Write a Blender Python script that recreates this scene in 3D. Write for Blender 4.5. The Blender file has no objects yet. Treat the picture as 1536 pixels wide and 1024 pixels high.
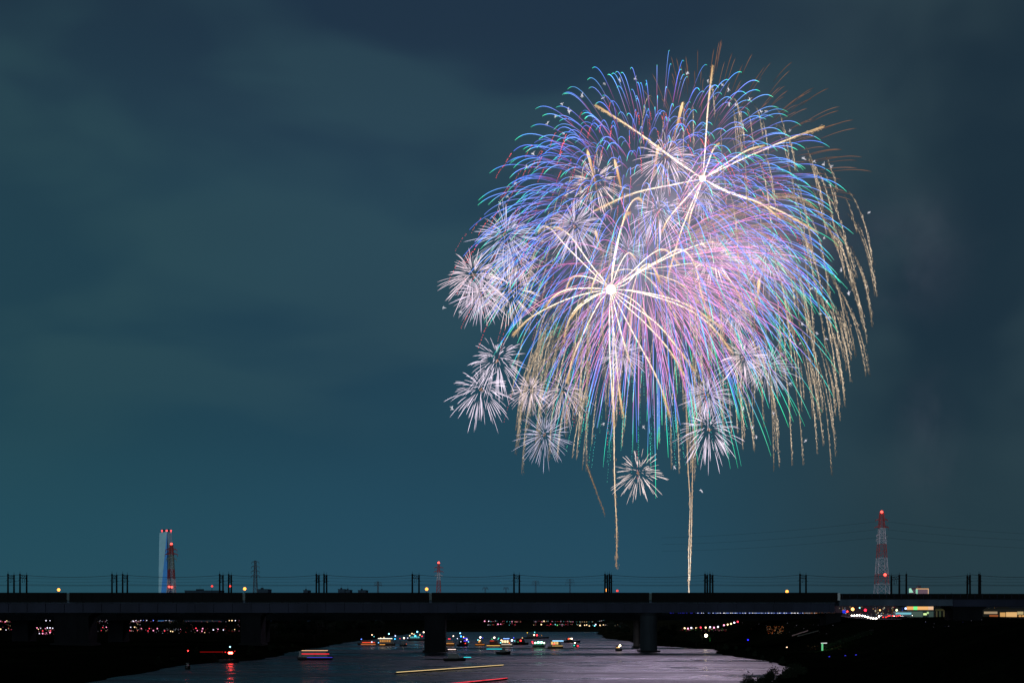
import bpy, math, random
from mathutils import Vector
R_ = math.radians
rnd = random.Random(7)
S = bpy.context.scene
COL = S.collection

# ------------------------------------------------------------------ camera, sky, sun, exposure
F, HY, HC = 1650.0, 925.0, 14.0          # focal length in photo pixels, horizon row, camera height
cam = bpy.data.objects.new("camera", bpy.data.cameras.new("camera"))
COL.objects.link(cam)
cam.location = (0, 0, HC)
cam.rotation_euler = (R_(90), 0, 0)
cam.data.sensor_width = 36
cam.data.lens = 36 * F / 1536
cam.data.shift_y = (HY - 512) / 1536
cam.data.clip_end = 30000
S.camera = cam
S.view_settings.view_transform = 'Standard'
S.view_settings.look = 'None'
S.view_settings.exposure = 0
S.view_settings.gamma = 1
S.cycles.max_bounces = 5
S.cycles.diffuse_bounces = 2
S.cycles.glossy_bounces = 3
S.cycles.volume_bounces = 0
S.cycles.volume_max_steps = 96
S.cycles.caustics_reflective = False
S.cycles.sample_clamp_indirect = 3


def lin(r, g, b, k=1.0):
    def f(c):
        c /= 255
        return (c / 12.92 if c <= 0.04045 else ((c + 0.055) / 1.055) ** 2.4) * k
    return (f(r), f(g), f(b), 1.0)


class N:
    """small helper to wire nodes"""
    def __init__(s, tree):
        s.t = tree
        tree.nodes.clear()

    def new(s, kind, **kw):
        n = s.t.nodes.new(kind)
        for k, v in kw.items():
            setattr(n, k, v)
        return n

    def link(s, a, b):
        s.t.links.new(a, b)

    def math(s, op, a, b=None, c=None, clamp=False):
        n = s.new('ShaderNodeMath', operation=op, use_clamp=clamp)
        for i, v in enumerate((a, b, c)):
            if v is None:
                continue
            if hasattr(v, 'is_output'):
                s.link(v, n.inputs[i])
            else:
                n.inputs[i].default_value = v
        return n.outputs[0]

    def mix(s, fac, a, b, mode='MIX'):
        n = s.new('ShaderNodeMix', data_type='RGBA', blend_type=mode)
        for sock, v in ((n.inputs[0], fac), (n.inputs[6], a), (n.inputs[7], b)):
            if hasattr(v, 'is_output'):
                s.link(v, sock)
            else:
                sock.default_value = v
        return n.outputs[2]

    def ramp(s, fac, stops, interp='LINEAR'):
        n = s.new('ShaderNodeValToRGB')
        n.color_ramp.interpolation = interp
        el = n.color_ramp.elements
        while len(el) < len(stops):
            el.new(0.5)
        for e, (p, c) in zip(el, stops):
            e.position = p
            e.color = c if len(c) == 4 else (*c, 1)
        s.link(fac, n.inputs[0])
        return n.outputs[0]

    def noise(s, vec, scale, detail=4, rough=0.5, dist=0.0):
        n = s.new('ShaderNodeTexNoise')
        n.inputs['Scale'].default_value = scale
        n.inputs['Detail'].default_value = detail
        n.inputs['Roughness'].default_value = rough
        n.inputs['Distortion'].default_value = dist
        if vec is not None:
            s.link(vec, n.inputs['Vector'])
        return n.outputs['Fac']

    def mapping(s, vec, scale=(1, 1, 1), loc=(0, 0, 0), rot=(0, 0, 0)):
        n = s.new('ShaderNodeMapping')
        n.inputs['Scale'].default_value = scale
        n.inputs['Location'].default_value = loc
        n.inputs['Rotation'].default_value = rot
        s.link(vec, n.inputs['Vector'])
        return n.outputs[0]


world = bpy.data.worlds.new("World")
S.world = world
world.use_nodes = True
w = N(world.node_tree)
SUN_EL, SUN_AZ = R_(6), R_(200)
tc = w.new('ShaderNodeTexCoord').outputs['Generated']
sx = w.new('ShaderNodeSeparateXYZ')
w.link(tc, sx.inputs[0])
dx, dy, dz = sx.outputs
grad = w.ramp(dz, [(0.0, lin(40, 79, 99)), (0.08, lin(37, 76, 96)), (0.16, lin(35, 72, 90)),
                   (0.30, lin(38, 71, 88)), (0.41, lin(36, 60, 79)), (0.47, lin(33, 53, 72)), (0.9, lin(22, 38, 60))])
# murky night cloud: broad soft banks, darker to the right and high up
n1 = w.noise(w.mapping(tc, (1.5, 1.5, 3.0), (0.3, 0.1, 0.62), (0, R_(24), 0)), 1.9, 2.5, 0.42, 0.25)
n2 = w.noise(w.mapping(tc, (1.7, 1.7, 4.6), (3.1, 1.7, 0.2), (0, R_(22), 0)), 2.3, 3, 0.45, 0.3)
hi = w.ramp(dz, [(0.06, (0, 0, 0)), (0.26, (1, 1, 1))], 'EASE')
dark = w.math('MULTIPLY', w.ramp(n1, [(0.36, (1, 1, 1)), (0.58, (0, 0, 0))], 'EASE'), hi)
lite = w.math('MULTIPLY', w.ramp(n2, [(0.44, (0, 0, 0)), (0.66, (1, 1, 1))], 'EASE'), hi)
c = w.mix(w.math('MULTIPLY', dark, 0.34), grad, lin(26, 50, 72))
c = w.mix(w.math('MULTIPLY', lite, 0.40), c, lin(52, 83, 94))
left = w.ramp(w.math('MULTIPLY_ADD', dx, -1.0, 0.0), [(0.08, (0, 0, 0)), (0.42, (1, 1, 1))], 'EASE')
c = w.mix(w.math('MULTIPLY', left, 0.8), c, w.mix(1.0, c, (0.96, 1.04, 0.90, 1), 'MULTIPLY'))
right = w.ramp(dx, [(0.08, (0, 0, 0)), (0.36, (1, 1, 1))], 'EASE')
n3 = w.noise(w.mapping(tc, (1.8, 1.8, 2.2), (7.4, 0.3, 1.1), (0, R_(30), 0)), 2.6, 3, 0.45, 0.4)
rc = w.mix(w.ramp(n3, [(0.38, (0, 0, 0)), (0.62, (1, 1, 1))], 'EASE'), lin(28, 47, 60), lin(46, 65, 74))
rc = w.mix(w.ramp(dz, [(0.02, (1, 1, 1)), (0.24, (0, 0, 0))], 'EASE'), rc, lin(39, 60, 68))
c = w.mix(w.math('MULTIPLY', right, 0.9), c, rc)
sky = w.new('ShaderNodeTexSky', sky_type='NISHITA', sun_disc=False, sun_elevation=R_(-4), sun_rotation=SUN_AZ)
bg1 = w.new('ShaderNodeBackground')
w.link(c, bg1.inputs[0])
bg1.inputs[1].default_value = 0.95
bg2 = w.new('ShaderNodeBackground')
w.link(sky.outputs[0], bg2.inputs[0])
bg2.inputs[1].default_value = 0.05
add = w.new('ShaderNodeAddShader')
w.link(bg1.outputs[0], add.inputs[0])
w.link(bg2.outputs[0], add.inputs[1])
wo = w.new('ShaderNodeOutputWorld')
w.link(add.outputs[0], wo.inputs[0])

sun = bpy.data.objects.new("dusk_sun", bpy.data.lights.new("dusk_sun", 'SUN'))
COL.objects.link(sun)
sun.data.energy = 0.8
sun.data.angle = R_(12)
sun.data.color = (0.72, 0.9, 1.0)
sun.rotation_euler = (R_(84), 0, R_(-14))     # the last twilight, low behind the camera


# ------------------------------------------------------------------ mesh helpers
def P(px, py, Y):
    """photo pixel at distance Y -> world point"""
    return Vector(((px - 768) * Y / F, Y, HC + (HY - py) * Y / F))


def WY(py, z=0.0):
    """distance of a level z seen at row py"""
    return (HC - z) * F / (py - HY)


class MB:
    def __init__(s):
        s.v, s.f, s.c = [], [], []
        s.col = (0.5, 0.5, 0.5, 1)

    def add(s, vs, fs, cs=None):
        o = len(s.v)
        s.v += [tuple(x) for x in vs]
        s.f += [tuple(i + o for i in f) for f in fs]
        s.c += cs if cs is not None else [s.col] * len(vs)
        return s

    def box(s, x0, x1, y0, y1, z0, z1):
        return s.add([(x0, y0, z0), (x1, y0, z0), (x1, y1, z0), (x0, y1, z0), (x0, y0, z1), (x1, y0, z1), (x1, y1, z1), (x0, y1, z1)],
                     [(0, 3, 2, 1), (4, 5, 6, 7), (0, 1, 5, 4), (1, 2, 6, 5), (2, 3, 7, 6), (3, 0, 4, 7)])

    def tube(s, pts, rad, sides=6, cols=None, cap=True):
        pts = [Vector(p) for p in pts]
        n = len(pts)
        if not hasattr(rad, '__len__'):
            rad = [rad] * n
        vs, fs, cs = [], [], []
        u = None
        for i, p in enumerate(pts):
            t = (pts[min(i + 1, n - 1)] - pts[max(i - 1, 0)])
            t = t.normalized() if t.length > 1e-9 else Vector((0, 0, 1))
            if u is None:
                u = t.orthogonal().normalized()
            else:
                u = (u - t * u.dot(t))
                u = u.normalized() if u.length > 1e-6 else t.orthogonal().normalized()
            w_ = t.cross(u)
            for k in range(sides):
                a = 2 * math.pi * k / sides
                vs.append(p + (u * math.cos(a) + w_ * math.sin(a)) * rad[i])
                cs.append(cols[i] if cols else s.col)
        for i in range(n - 1):
            for k in range(sides):
                k2 = (k + 1) % sides
                fs.append((i * sides + k, i * sides + k2, (i + 1) * sides + k2, (i + 1) * sides + k))
        if cap:
            fs.append(tuple(range(sides))[::-1])
            fs.append(tuple((n - 1) * sides + k for k in range(sides)))
        return s.add(vs, fs, cs)

    def bar(s, a, b, r, sides=4):
        return s.tube([a, b], r, sides)

    def ball(s, c, r, seg=8, rings=5):
        c = Vector(c)
        rr = r if hasattr(r, '__len__') else (r, r, r)
        vs = [c + Vector((0, 0, rr[2]))]
        for i in range(1, rings):
            t = math.pi * i / rings
            for k in range(seg):
                a = 2 * math.pi * k / seg
                vs.append(c + Vector((rr[0] * math.sin(t) * math.cos(a), rr[1] * math.sin(t) * math.sin(a), rr[2] * math.cos(t))))
        vs.append(c - Vector((0, 0, rr[2])))
        fs = [(0, 1 + k, 1 + (k + 1) % seg) for k in range(seg)]
        for i in range(rings - 2):
            for k in range(seg):
                a, b = 1 + i * seg + k, 1 + i * seg + (k + 1) % seg
                fs.append((a, a + seg, b + seg, b))
        L = len(vs) - 1
        fs += [(L, L - seg + (k + 1) % seg, L - seg + k) for k in range(seg)]
        return s.add(vs, fs)

    def spark(s, p, d, ln, r, col):
        """a tiny burning fleck: an elongated octahedron"""
        p = Vector(p)
        d = Vector(d).normalized()
        u = d.orthogonal().normalized() * r
        v = d.cross(u).normalized() * r
        d = d * ln
        return s.add([p + d, p - d, p + u, p + v, p - u, p - v],
                     [(0, 2, 3), (0, 3, 4), (0, 4, 5), (0, 5, 2), (1, 3, 2), (1, 4, 3), (1, 5, 4), (1, 2, 5)], [col] * 6)

    def obj(s, name, m, parent=None, origin=None, smooth=False):
        me = bpy.data.meshes.new(name)
        vs = s.v
        if origin is not None:
            ox, oy, oz = origin
            vs = [(x - ox, y - oy, z - oz) for x, y, z in vs]
        me.from_pydata(vs, [], s.f)
        a = me.color_attributes.new("tint", 'FLOAT_COLOR', 'POINT')
        flat = [q for cc in s.c for q in cc]
        a.data.foreach_set("color", flat)
        me.materials.append(m)
        if smooth:
            me.polygons.foreach_set("use_smooth", [True] * len(me.polygons))
        o = bpy.data.objects.new(name, me)
        COL.objects.link(o)
        if parent is not None:
            o.parent = parent
        elif origin is not None:
            o.location = origin
        return o


def tag(o, label=None, cat=None, group=None, kind=None):
    if label: o['label'] = label
    if cat: o['category'] = cat
    if group: o['group'] = group
    if kind: o['kind'] = kind
    return o


def thing(name, label, cat, loc=(0, 0, 0), group=None, rz=0.0):
    o = bpy.data.objects.new(name, None)
    COL.objects.link(o)
    o.location = loc
    o.rotation_euler.z = rz
    o.empty_display_size = 0.5
    return tag(o, label, cat, group)


def copy_tree(o, parent=None):
    c_ = o.copy()
    COL.objects.link(c_)
    c_.parent = parent
    for ch in list(o.children):
        copy_tree(ch, c_)
    return c_


# ------------------------------------------------------------------ materials
def mat(name):
    m = bpy.data.materials.new(name)
    m.use_nodes = True
    return m, N(m.node_tree)


def surf(name, col, rough=0.7, metal=0.0, spec=0.5, var=0.25, scale=0.5, bump=0.0, bscale=4.0, tint=False, stretch=(1, 1, 1)):
    m, n = mat(name)
    b = n.new('ShaderNodeBsdfPrincipled')
    tcx = n.new('ShaderNodeTexCoord').outputs['Object']
    v = n.mapping(tcx, stretch)
    f = n.noise(v, scale, 6, 0.6)
    if tint:
        a = n.new('ShaderNodeAttribute', attribute_name='tint')
        base = a.outputs['Color']
    else:
        base = n.mix(0.0, (*col, 1), (*col, 1))
    k = n.ramp(f, [(0.25, (1 - var,) * 3), (0.75, (1 + var,) * 3)])
    n.link(n.mix(1.0, base, k, 'MULTIPLY'), b.inputs['Base Color'])
    b.inputs['Roughness'].default_value = rough
    b.inputs['Metallic'].default_value = metal
    b.inputs['Specular IOR Level'].default_value = spec
    if bump:
        bn = n.new('ShaderNodeBump')
        bn.inputs['Strength'].default_value = bump
        n.link(n.noise(v, bscale, 6, 0.6), bn.inputs['Height'])
        n.link(bn.outputs[0], b.inputs['Normal'])
    n.link(b.outputs[0], n.new('ShaderNodeOutputMaterial').inputs[0])
    return m


def glow(name, strength=1.0, sampling='AUTO'):
    m, n = mat(name)
    a = n.new('ShaderNodeAttribute', attribute_name='tint')
    e = n.new('ShaderNodeEmission')
    e.inputs[1].default_value = strength
    n.link(a.outputs['Color'], e.inputs[0])
    n.link(e.outputs[0], n.new('ShaderNodeOutputMaterial').inputs[0])
    m.cycles.emission_sampling = sampling
    return m


M_FIRE = glow("burning_star", 1.0, 'NONE')
M_CORE = glow("burst_flash", 1.0, 'NONE')
M_LAMP = glow("lamp_light", 1.0)
M_FAR = glow("far_light", 1.0, 'NONE')
M_STEEL = surf("dark_bridge_steel", (0.008, 0.0085, 0.011), 0.6, 0, .1, 0.35, 0.12, stretch=(1, 1, 0.25))
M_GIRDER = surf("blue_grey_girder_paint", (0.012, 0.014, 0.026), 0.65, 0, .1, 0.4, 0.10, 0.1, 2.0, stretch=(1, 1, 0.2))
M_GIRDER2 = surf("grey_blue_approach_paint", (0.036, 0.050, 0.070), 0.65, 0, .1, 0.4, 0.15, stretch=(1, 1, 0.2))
M_BLACK = surf("black_iron", (0.003, 0.003, 0.0035), 0.7, 0, .05, 0.2)
M_CONC = surf("dark_concrete", (0.0042, 0.0043, 0.0054), 0.85, 0, .05, 0.45, 0.25, 0.3, 1.5, stretch=(1, 1, 0.3))
M_CONCP = surf("pink_lit_concrete", (0.05, 0.036, 0.034), 0.85, 0, .1, 0.3, 0.3, 0.2, 1.5)  # pink light on the road bridge columns is put into the colour
M_CONCL = surf("grey_concrete", (0.014, 0.017, 0.021), 0.85, 0, .1, 0.45, 0.25, 0.3, 1.5, stretch=(1, 1, 0.3))
M_PAINT = surf("painted_metal", (0.5, 0.5, 0.5), 0.6, 0, .3, 0.15, 1.0, tint=True)
M_WIRE = surf("wire", (0.006, 0.007, 0.008), 0.6, 0, .1, 0.1)
M_TREE = surf("night_leaves", (0.006, 0.010, 0.005), 0.8, 0, .05, 0.5, 0.6)
M_BARK = surf("bark", (0.008, 0.006, 0.005), 0.9, 0, .05, 0.4, 2.0, 0.4, 5)
M_HULL = surf("boat_paint", (0.1, 0.1, 0.1), 0.45, 0, .3, 0.2, 1.5, tint=True)
M_WALL = surf("wall_render", (0.2, 0.2, 0.2), 0.85, 0, .1, 0.12, 0.1, tint=True)
M_ROAD = surf("asphalt", (0.05, 0.05, 0.05), 0.85, 0, .2, 0.3, 1.5, 0.2, 20)
M_LINE = surf("road_paint", (0.7, 0.7, 0.68), 0.7, 0, .3, 0.2, 3)
M_RUBBER = surf("rubber", (0.02, 0.02, 0.02), 0.8, 0, .2, 0.1)

# grass covered earth
M_LAND, n = mat("night_grass")
b = n.new('ShaderNodeBsdfPrincipled')
oc = n.new('ShaderNodeTexCoord').outputs['Object']
f = n.mix(0.5, n.noise(oc, 0.05, 8, 0.65), n.noise(oc, 0.8, 6, 0.7))
n.link(n.ramp(f, [(0.30, (0.0012, 0.0018, 0.0009)), (0.52, (0.0028, 0.004, 0.002)), (0.75, (0.010, 0.013, 0.006))]), b.inputs['Base Color'])
b.inputs['Roughness'].default_value = 0.95
b.inputs['Specular IOR Level'].default_value = 0.0
bn = n.new('ShaderNodeBump')
bn.inputs['Strength'].default_value = 0.6
n.link(n.noise(oc, 1.5, 8, 0.7), bn.inputs['Height'])
n.link(bn.outputs[0], b.inputs['Normal'])
n.link(b.outputs[0], n.new('ShaderNodeOutputMaterial').inputs[0])

# river: rippled dark water, smoothed by wind lanes
M_WATER, n = mat("river_water")
b = n.new('ShaderNodeBsdfPrincipled')
oc = n.new('ShaderNodeTexCoord').outputs['Object']
b.inputs['Base Color'].default_value = (0.006, 0.012, 0.015, 1)
b.inputs['IOR'].default_value = 1.333
lane = n.noise(n.mapping(oc, (0.010, 0.035, 1)), 1.0, 5, 0.6, 0.6)
lane2 = n.noise(n.mapping(oc, (0.035, 0.10, 1), (9, 4, 0), (0, 0, 0.10)), 1.0, 5, 0.6, 0.8)
lane = n.ramp(n.math('ADD', n.math('MULTIPLY', lane, .55), n.math('MULTIPLY', lane2, .45)), [(0.38, (0, 0, 0)), (0.60, (1, 1, 1))], 'EASE')
n.link(n.math('MULTIPLY_ADD', lane, 0.34, 0.14), b.inputs['Roughness'])
r1 = n.noise(n.mapping(oc, (0.16, 0.42, 1)), 1.0, 6, 0.62, 0.4)
r2 = n.noise(n.mapping(oc, (0.9, 2.0, 1)), 1.0, 4, 0.6)
r3 = n.noise(n.mapping(oc, (0.028, 0.085, 1), (4, 2, 0), (0, 0, 0.12)), 1.0, 3, 0.55, 0.5)
hgt = n.math('ADD', n.math('MULTIPLY', r3, 4.2), n.math('ADD', n.math('MULTIPLY', r1, 1.6), n.math('MULTIPLY', r2, 0.3)))
bn = n.new('ShaderNodeBump')
bn.inputs['Distance'].default_value = 1.0
n.link(n.math('MULTIPLY_ADD', lane, 0.65, 0.12), bn.inputs['Strength'])
n.link(hgt, bn.inputs['Height'])
n.link(bn.outputs[0], b.inputs['Normal'])
n.link(b.outputs[0], n.new('ShaderNodeOutputMaterial').inputs[0])


# ------------------------------------------------------------------ terrain and water
def pl(t, tab):
    if t <= tab[0][0]: return tab[0][1]
    for (a, va), (b_, vb) in zip(tab, tab[1:]):
        if t <= b_:
            return va + (vb - va) * (t - a) / (b_ - a)
    return tab[-1][1]


XR = [(100, 24), (150, 28), (200, 42), (235, 56), (300, 75), (370, 80), (405, 78), (480, 85), (525, 70), (620, 66), (700, 61), (800, 64), (1000, 76), (1100, 84)]
XL = [(200, -93), (233, -91), (275, -89), (290, -92), (320, -93), (340, -91), (358, -83), (563, -90), (700, -87), (1100, -84)]


def wob(a, b_):
    return math.sin(a * 0.11 + 1.3) * 0.9 + math.sin(a * 0.037 + b_) * 1.6 + math.sin(a * 0.31 + b_ * 2) * 0.4


def bank(x, y):
    return max(pl(y, XL) + wob(y, 0.4) - x, x - pl(y, XR) - wob(y, 2.2), y - 1050 - 4 * math.sin(x * 0.05), 60 - y)


def sstep(a, b_, t):
    t = min(1, max(0, (t - a) / (b_ - a)))
    return t * t * (3 - 2 * t)


def ground(x, y):
    d = bank(x, y)
    h = -2.5 + 2.3 * sstep(-8, 0, d) + 2.9 * sstep(0, 9, d)
    if d > 9:
        h += 0.35 * math.sin(x * 0.09) * math.sin(y * 0.06)
    if x > 0:
        h += 10.1 * sstep(17, 54, x - pl(y, XR)) * sstep(120, 240, y + max(0, x - 60) * 3)
    if x > 0:
        h += 1.2 * sstep(476, 545, y) * sstep(40, 60, x - pl(y, XR))
    if y > 1050:
        h += 5.5 * sstep(1060, 1300, y) * (1 - 0.6 * sstep(17, 54, x - 84))
    return h


xs = [-6000, -4000, -2600, -1700, -1100, -800, -600, -450, -350, -280, -230, -190, -160, -140]
x = -125.0
while x < 190:
    xs.append(x)
    x += 2.5 if (-100 < x < -78 or x > 20) else 6
xs += [200, 215, 235, 260, 300, 350, 420, 520, 650, 850, 1200, 1800, 2600, 4000, 6000]
ys = [-400, -200, -100, -40, 0, 30]
y = 45.0
while y < 620:
    ys.append(y)
    y += 4
while y < 1120:
    ys.append(y)
    y += 8
ys += [1130, 1150, 1180, 1220, 1270, 1330, 1420, 1600, 2000, 2600, 3500, 5000, 8000, 12000]
mb = MB()
mb.add([(X, Y, ground(X, Y)) for Y in ys for X in xs],
       [(j * len(xs) + i, j * len(xs) + i + 1, (j + 1) * len(xs) + i + 1, (j + 1) * len(xs) + i)
        for j in range(len(ys) - 1) for i in range(len(xs) - 1)])
tag(mb.obj("ground", M_LAND, smooth=True), kind='structure')
mb = MB()
mb.add([(-260, 20, 0), (260, 20, 0), (260, 1100, 0), (-260, 1100, 0)], [(0, 1, 2, 3)])
tag(mb.obj("river_water", M_WATER), kind='structure')

# road on the levee top carrying on from the far bridge
def strip(name, m, pts, hw, lift):
    m2 = MB()
    for (x_, y_), (nx, ny) in pts:
        for sg in (-1, 0, 1):
            m2.v.append((x_ + nx * hw * sg, y_ + ny * hw * sg, max(ground(x_ + nx * hw * q, y_ + ny * hw * q) for q in (-1, 0, 1)) + lift))
            m2.c.append(m2.col)
    for i_ in range(len(pts) - 1):
        a = i_ * 3
        m2.f += [(a, a + 1, a + 4, a + 3), (a + 1, a + 2, a + 5, a + 4)]
    return tag(m2.obj(name, m), kind='structure')


strip("road", M_ROAD, [((141 + 6 * q, 508), (0, 1)) for q in range(64)], 8, .10)
strip("road", M_ROAD, [((165 - .02 * q * q * .3 + q * .5, 470 + 7 * q), (1, 0)) for q in range(60)], 8, .13)
strip("road_marking", M_LINE, [((141 + 6 * q, 508), (0, 1)) for q in range(64)], .1, .15)

# ------------------------------------------------------------------ railway bridge
BY = 440.0
def bx(px, Y=BY): return (px - 768) * Y / F
def bz(py, Y=BY): return HC + (HY - py) * Y / F


bridge = thing("railway_bridge", "long dark railway girder bridge crossing the whole river in front of the fireworks", "bridge", (0, BY, 0))
BO = (0, BY, 0)
XA, XB = bx(-260), bx(1252)
mb = MB()
ztop, zled, zbot = bz(901), bz(904), bz(917.5)
mb.box(XA, XB, BY, BY + 12.5, zbot, ztop - 0.02)                       # box girder
mb.box(XA, XB, BY - 0.5, BY - 0.003, zbot - 0.25, zbot)                 # bottom flange
k = 0
for px in range(-240, 1250, 28):                                         # web stiffeners
    mb.box(bx(px), bx(px) + 0.16, BY - 0.3, BY - 0.004, zbot + 0.003, zled - 0.003)
mb.obj("girder", M_GIRDER, bridge, BO)
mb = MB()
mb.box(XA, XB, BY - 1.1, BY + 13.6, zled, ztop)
mb.obj("deck_edge", M_GIRDER2, bridge, BO)  # lighter paint puts the ledge's highlight into its colour
mb = MB()
zp = bz(888.3)
gaps = [104, 367, 646, 975, 1257]
edges = [-260] + [g for g in gaps for _ in (0, 1)]
for i, g0 in enumerate([-260] + gaps[:-1]):
    a = bx(g0) + (0.5 if i else 0)
    bq = bx(gaps[i]) - 0.5
    mb.box(a, bq, BY - 1.3, BY - 1.103, ztop - 0.6, zp)
    mb.box(a, bq, BY + 13.603, BY + 13.8, ztop - 0.6, zp)
    q = a + 1.0
    while q < bq - 0.5:
        mb.box(q, q + 0.12, BY - 1.42, BY - 1.303, ztop - 0.5, zp - 0.1)
        q += 4.0
mb.obj("parapet", M_BLACK, bridge, BO)
for g in gaps:
    m2 = MB()
    m2.col = lin(52, 68, 68) if g != 1257 else lin(150, 150, 150)
    m2.box(bx(g) - 0.5, bx(g) + 0.5, BY - 1.25, BY - 1.10, ztop + 0.3, zp - 0.2)
    m2.obj("parapet_panel", M_PAINT, bridge, BO)


def pier(pxc, wpx, Y, z0, z1, name="pier", round_=False, m=None, par=None, org=BO, dep=9.0, base=True):
    m2 = MB()
    xc, hw = bx(pxc, Y), wpx * Y / F / 2
    if round_:
        vs = []
        for (zz, rr) in ((z0, hw), (z1 - 1.2, hw), (z1, hw * 1.25)):
            for q in range(20):
                a = 2 * math.pi * q / 20
                vs.append((xc + math.cos(a) * rr, Y + dep / 2 + math.sin(a) * dep / 2 * rr / hw, zz))
        fs = [(j * 20 + q, j * 20 + (q + 1) % 20, (j + 1) * 20 + (q + 1) % 20, (j + 1) * 20 + q) for j in range(2) for q in range(20)]
        m2.add(vs, fs + [tuple(range(40, 60))])
    else:
        m2.box(xc - hw, xc + hw, Y, Y + dep, z0, z1 - 1.4)
        m2.add([(xc - hw, Y, z1 - 1.398), (xc + hw, Y, z1 - 1.398), (xc + hw, Y + dep, z1 - 1.398), (xc - hw, Y + dep, z1 - 1.398),
                (xc - hw * 1.3, Y - .6, z1), (xc + hw * 1.3, Y - .6, z1), (xc + hw * 1.3, Y + dep + .6, z1), (xc - hw * 1.3, Y + dep + .6, z1)],
               [(0, 3, 2, 1), (4, 5, 6, 7), (0, 1, 5, 4), (1, 2, 6, 5), (2, 3, 7, 6), (3, 0, 4, 7)])
    p = m2.obj(name, m or M_CONC, par or bridge, org)
    if base:
        m3 = MB()
        m3.box(xc - hw * 1.18, xc + hw * 1.18, Y - 0.7, Y + dep + 0.7, z0 - 1, z0 + 1.6)
        m3.obj("footing", M_BLACK, p, (0, 0, 0))
        for ch in p.children:   # the footing was built in world space
            ch.location = (-org[0], -org[1], -org[2])
    return p


ZB = zbot - 0.26
pier(652, 31, BY + 1.5, -1, ZB)
pier(975, 26, BY + 1.5, -1, ZB, round_=True, m=M_CONCL)
pier(376, 30, BY + 1.5, 2.0, ZB)
pier(107, 52, BY + 1.5, 2.0, ZB)
pier(1250, 22, BY + 1.5, 6.5, ZB, base=False)

# slimmer approach span on the right
mb = MB()
XC, XD = bx(1257), bx(1800)
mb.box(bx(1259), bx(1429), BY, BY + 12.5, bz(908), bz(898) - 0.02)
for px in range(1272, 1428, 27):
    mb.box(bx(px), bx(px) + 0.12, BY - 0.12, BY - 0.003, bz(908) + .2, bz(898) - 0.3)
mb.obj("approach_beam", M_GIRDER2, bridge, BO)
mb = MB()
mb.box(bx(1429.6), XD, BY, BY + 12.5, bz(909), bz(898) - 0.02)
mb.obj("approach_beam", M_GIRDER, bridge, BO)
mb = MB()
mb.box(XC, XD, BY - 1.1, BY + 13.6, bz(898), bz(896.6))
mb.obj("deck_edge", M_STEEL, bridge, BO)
mb = MB()
mb.box(bx(1259), XD, BY - 1.3, BY - 1.103, bz(897.6), bz(890))
mb.box(bx(1259), XD, BY + 13.603, BY + 13.8, bz(897.6), bz(890))
mb.obj("parapet", M_BLACK, bridge, BO)
mb = MB()
for px in range(1262, 1790, 11):
    mb = MB()
    mb.box(bx(px), bx(px) + 0.14, BY - 1.42, BY - 1.303, bz(897), bz(889.6))
    mb.obj("parapet_post", M_GIRDER, bridge, BO)
pier(1452, 44, BY + 1.5, 9, bz(909.2), base=False)
pier(1640, 44, BY + 1.5, 9, bz(909.2), base=False)

# overhead line masts, standing on the deck
mast_groups = [[12, 21, 30, 40], [168, 175, 184, 191], [329.5, 334.5, 343, 347], [474.5, 478.5, 486, 490], [618.5, 628.5],
               [771, 779], [907.5, 911, 914, 917], [1057.5, 1061, 1065, 1069], [1200, 1209], [1337, 1349, 1359.5], [1451, 1455, 1468.5, 1470.5]]
wherem = ["at the left end of the bridge", "second group from the left, before the tall white chimney", "just right of the white chimney",
          "fourth group from the left", "left of the small red and white pylon lamp", "in the middle of the bridge left of the tall gold tail",
          "right beside the fading gold tail", "just right of the double gold tail", "left of the big red and white pylon",
          "portal just right of the big red and white pylon", "at the right end of the bridge"]
for gi, grp in enumerate(mast_groups):
    right_ = gi >= 9
    zb = (ztop if not right_ else bz(896.6))
    Ym = [BY + 1.0 + 11.0 * (i / max(1, len(grp) - 1)) for i in range(len(grp))]
    ctr = Vector((bx(sum(grp) / len(grp)), BY + 6, zb))
    t = thing("catenary_mast", "black overhead line masts " + wherem[gi], "railway mast", ctr, "overhead line masts along the railway bridge")
    tops = []
    for i, px in enumerate(grp):
        m2 = MB()
        Y = Ym[i]
        X = bx(px, Y)
        top = bz(860 + (i % 2) * 1.5 + (3 if right_ and i == 0 else 0), Y)
        m2.tube([(X, Y, zb), (X, Y, top)], [0.40, 0.32], 6)
        m2.box(X - .35, X + .35, Y - .35, Y + .35, zb, zb + .5)
        m2.bar((X, Y, top), (X, Y, top + 1.0), 0.07)                     # spike
        m2.bar((X - .5, Y, top - .5), (X + .5, Y, top - .5), 0.07)
        m2.bar((X, Y, top - 2.2), (X + (0.9 if i % 2 else -0.9), Y, top - 2.9), .07)
        m2.obj("mast", M_BLACK, t, ctr)
        tops.append(Vector((X, Y, top)))
    for a, b_ in zip(tops[0::2], tops[1::2]):
        m2 = MB()
        a2, b2 = a - Vector((0, 0, .6)), b_ - Vector((0, 0, .6))
        m2.bar(a2, b2, 0.12)
        m2.bar(a2 - Vector((0, 0, 1.1)), b2 - Vector((0, 0, 1.1)), 0.12)
        prev = a2
        for q in range(1, 7):
            cc = a2.lerp(b2, q / 6) - Vector((0, 0, 1.1 if q % 2 else 0))
            m2.bar(prev, cc, 0.07)
            prev = cc
        m2.bar(a2.lerp(b2, .35) - Vector((0, 0, 1.1)), a2.lerp(b2, .35) - Vector((0, 0, 2.6)), .08)
        m2.bar(a2.lerp(b2, .65) - Vector((0, 0, 1.1)), a2.lerp(b2, .65) - Vector((0, 0, 2.9)), .08)
        m2.ball(a2.lerp(b2, .35) - Vector((0, 0, 2.7)), .22, 6, 4)
        m2.obj("cross_beam", M_BLACK, t, ctr)

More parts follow.
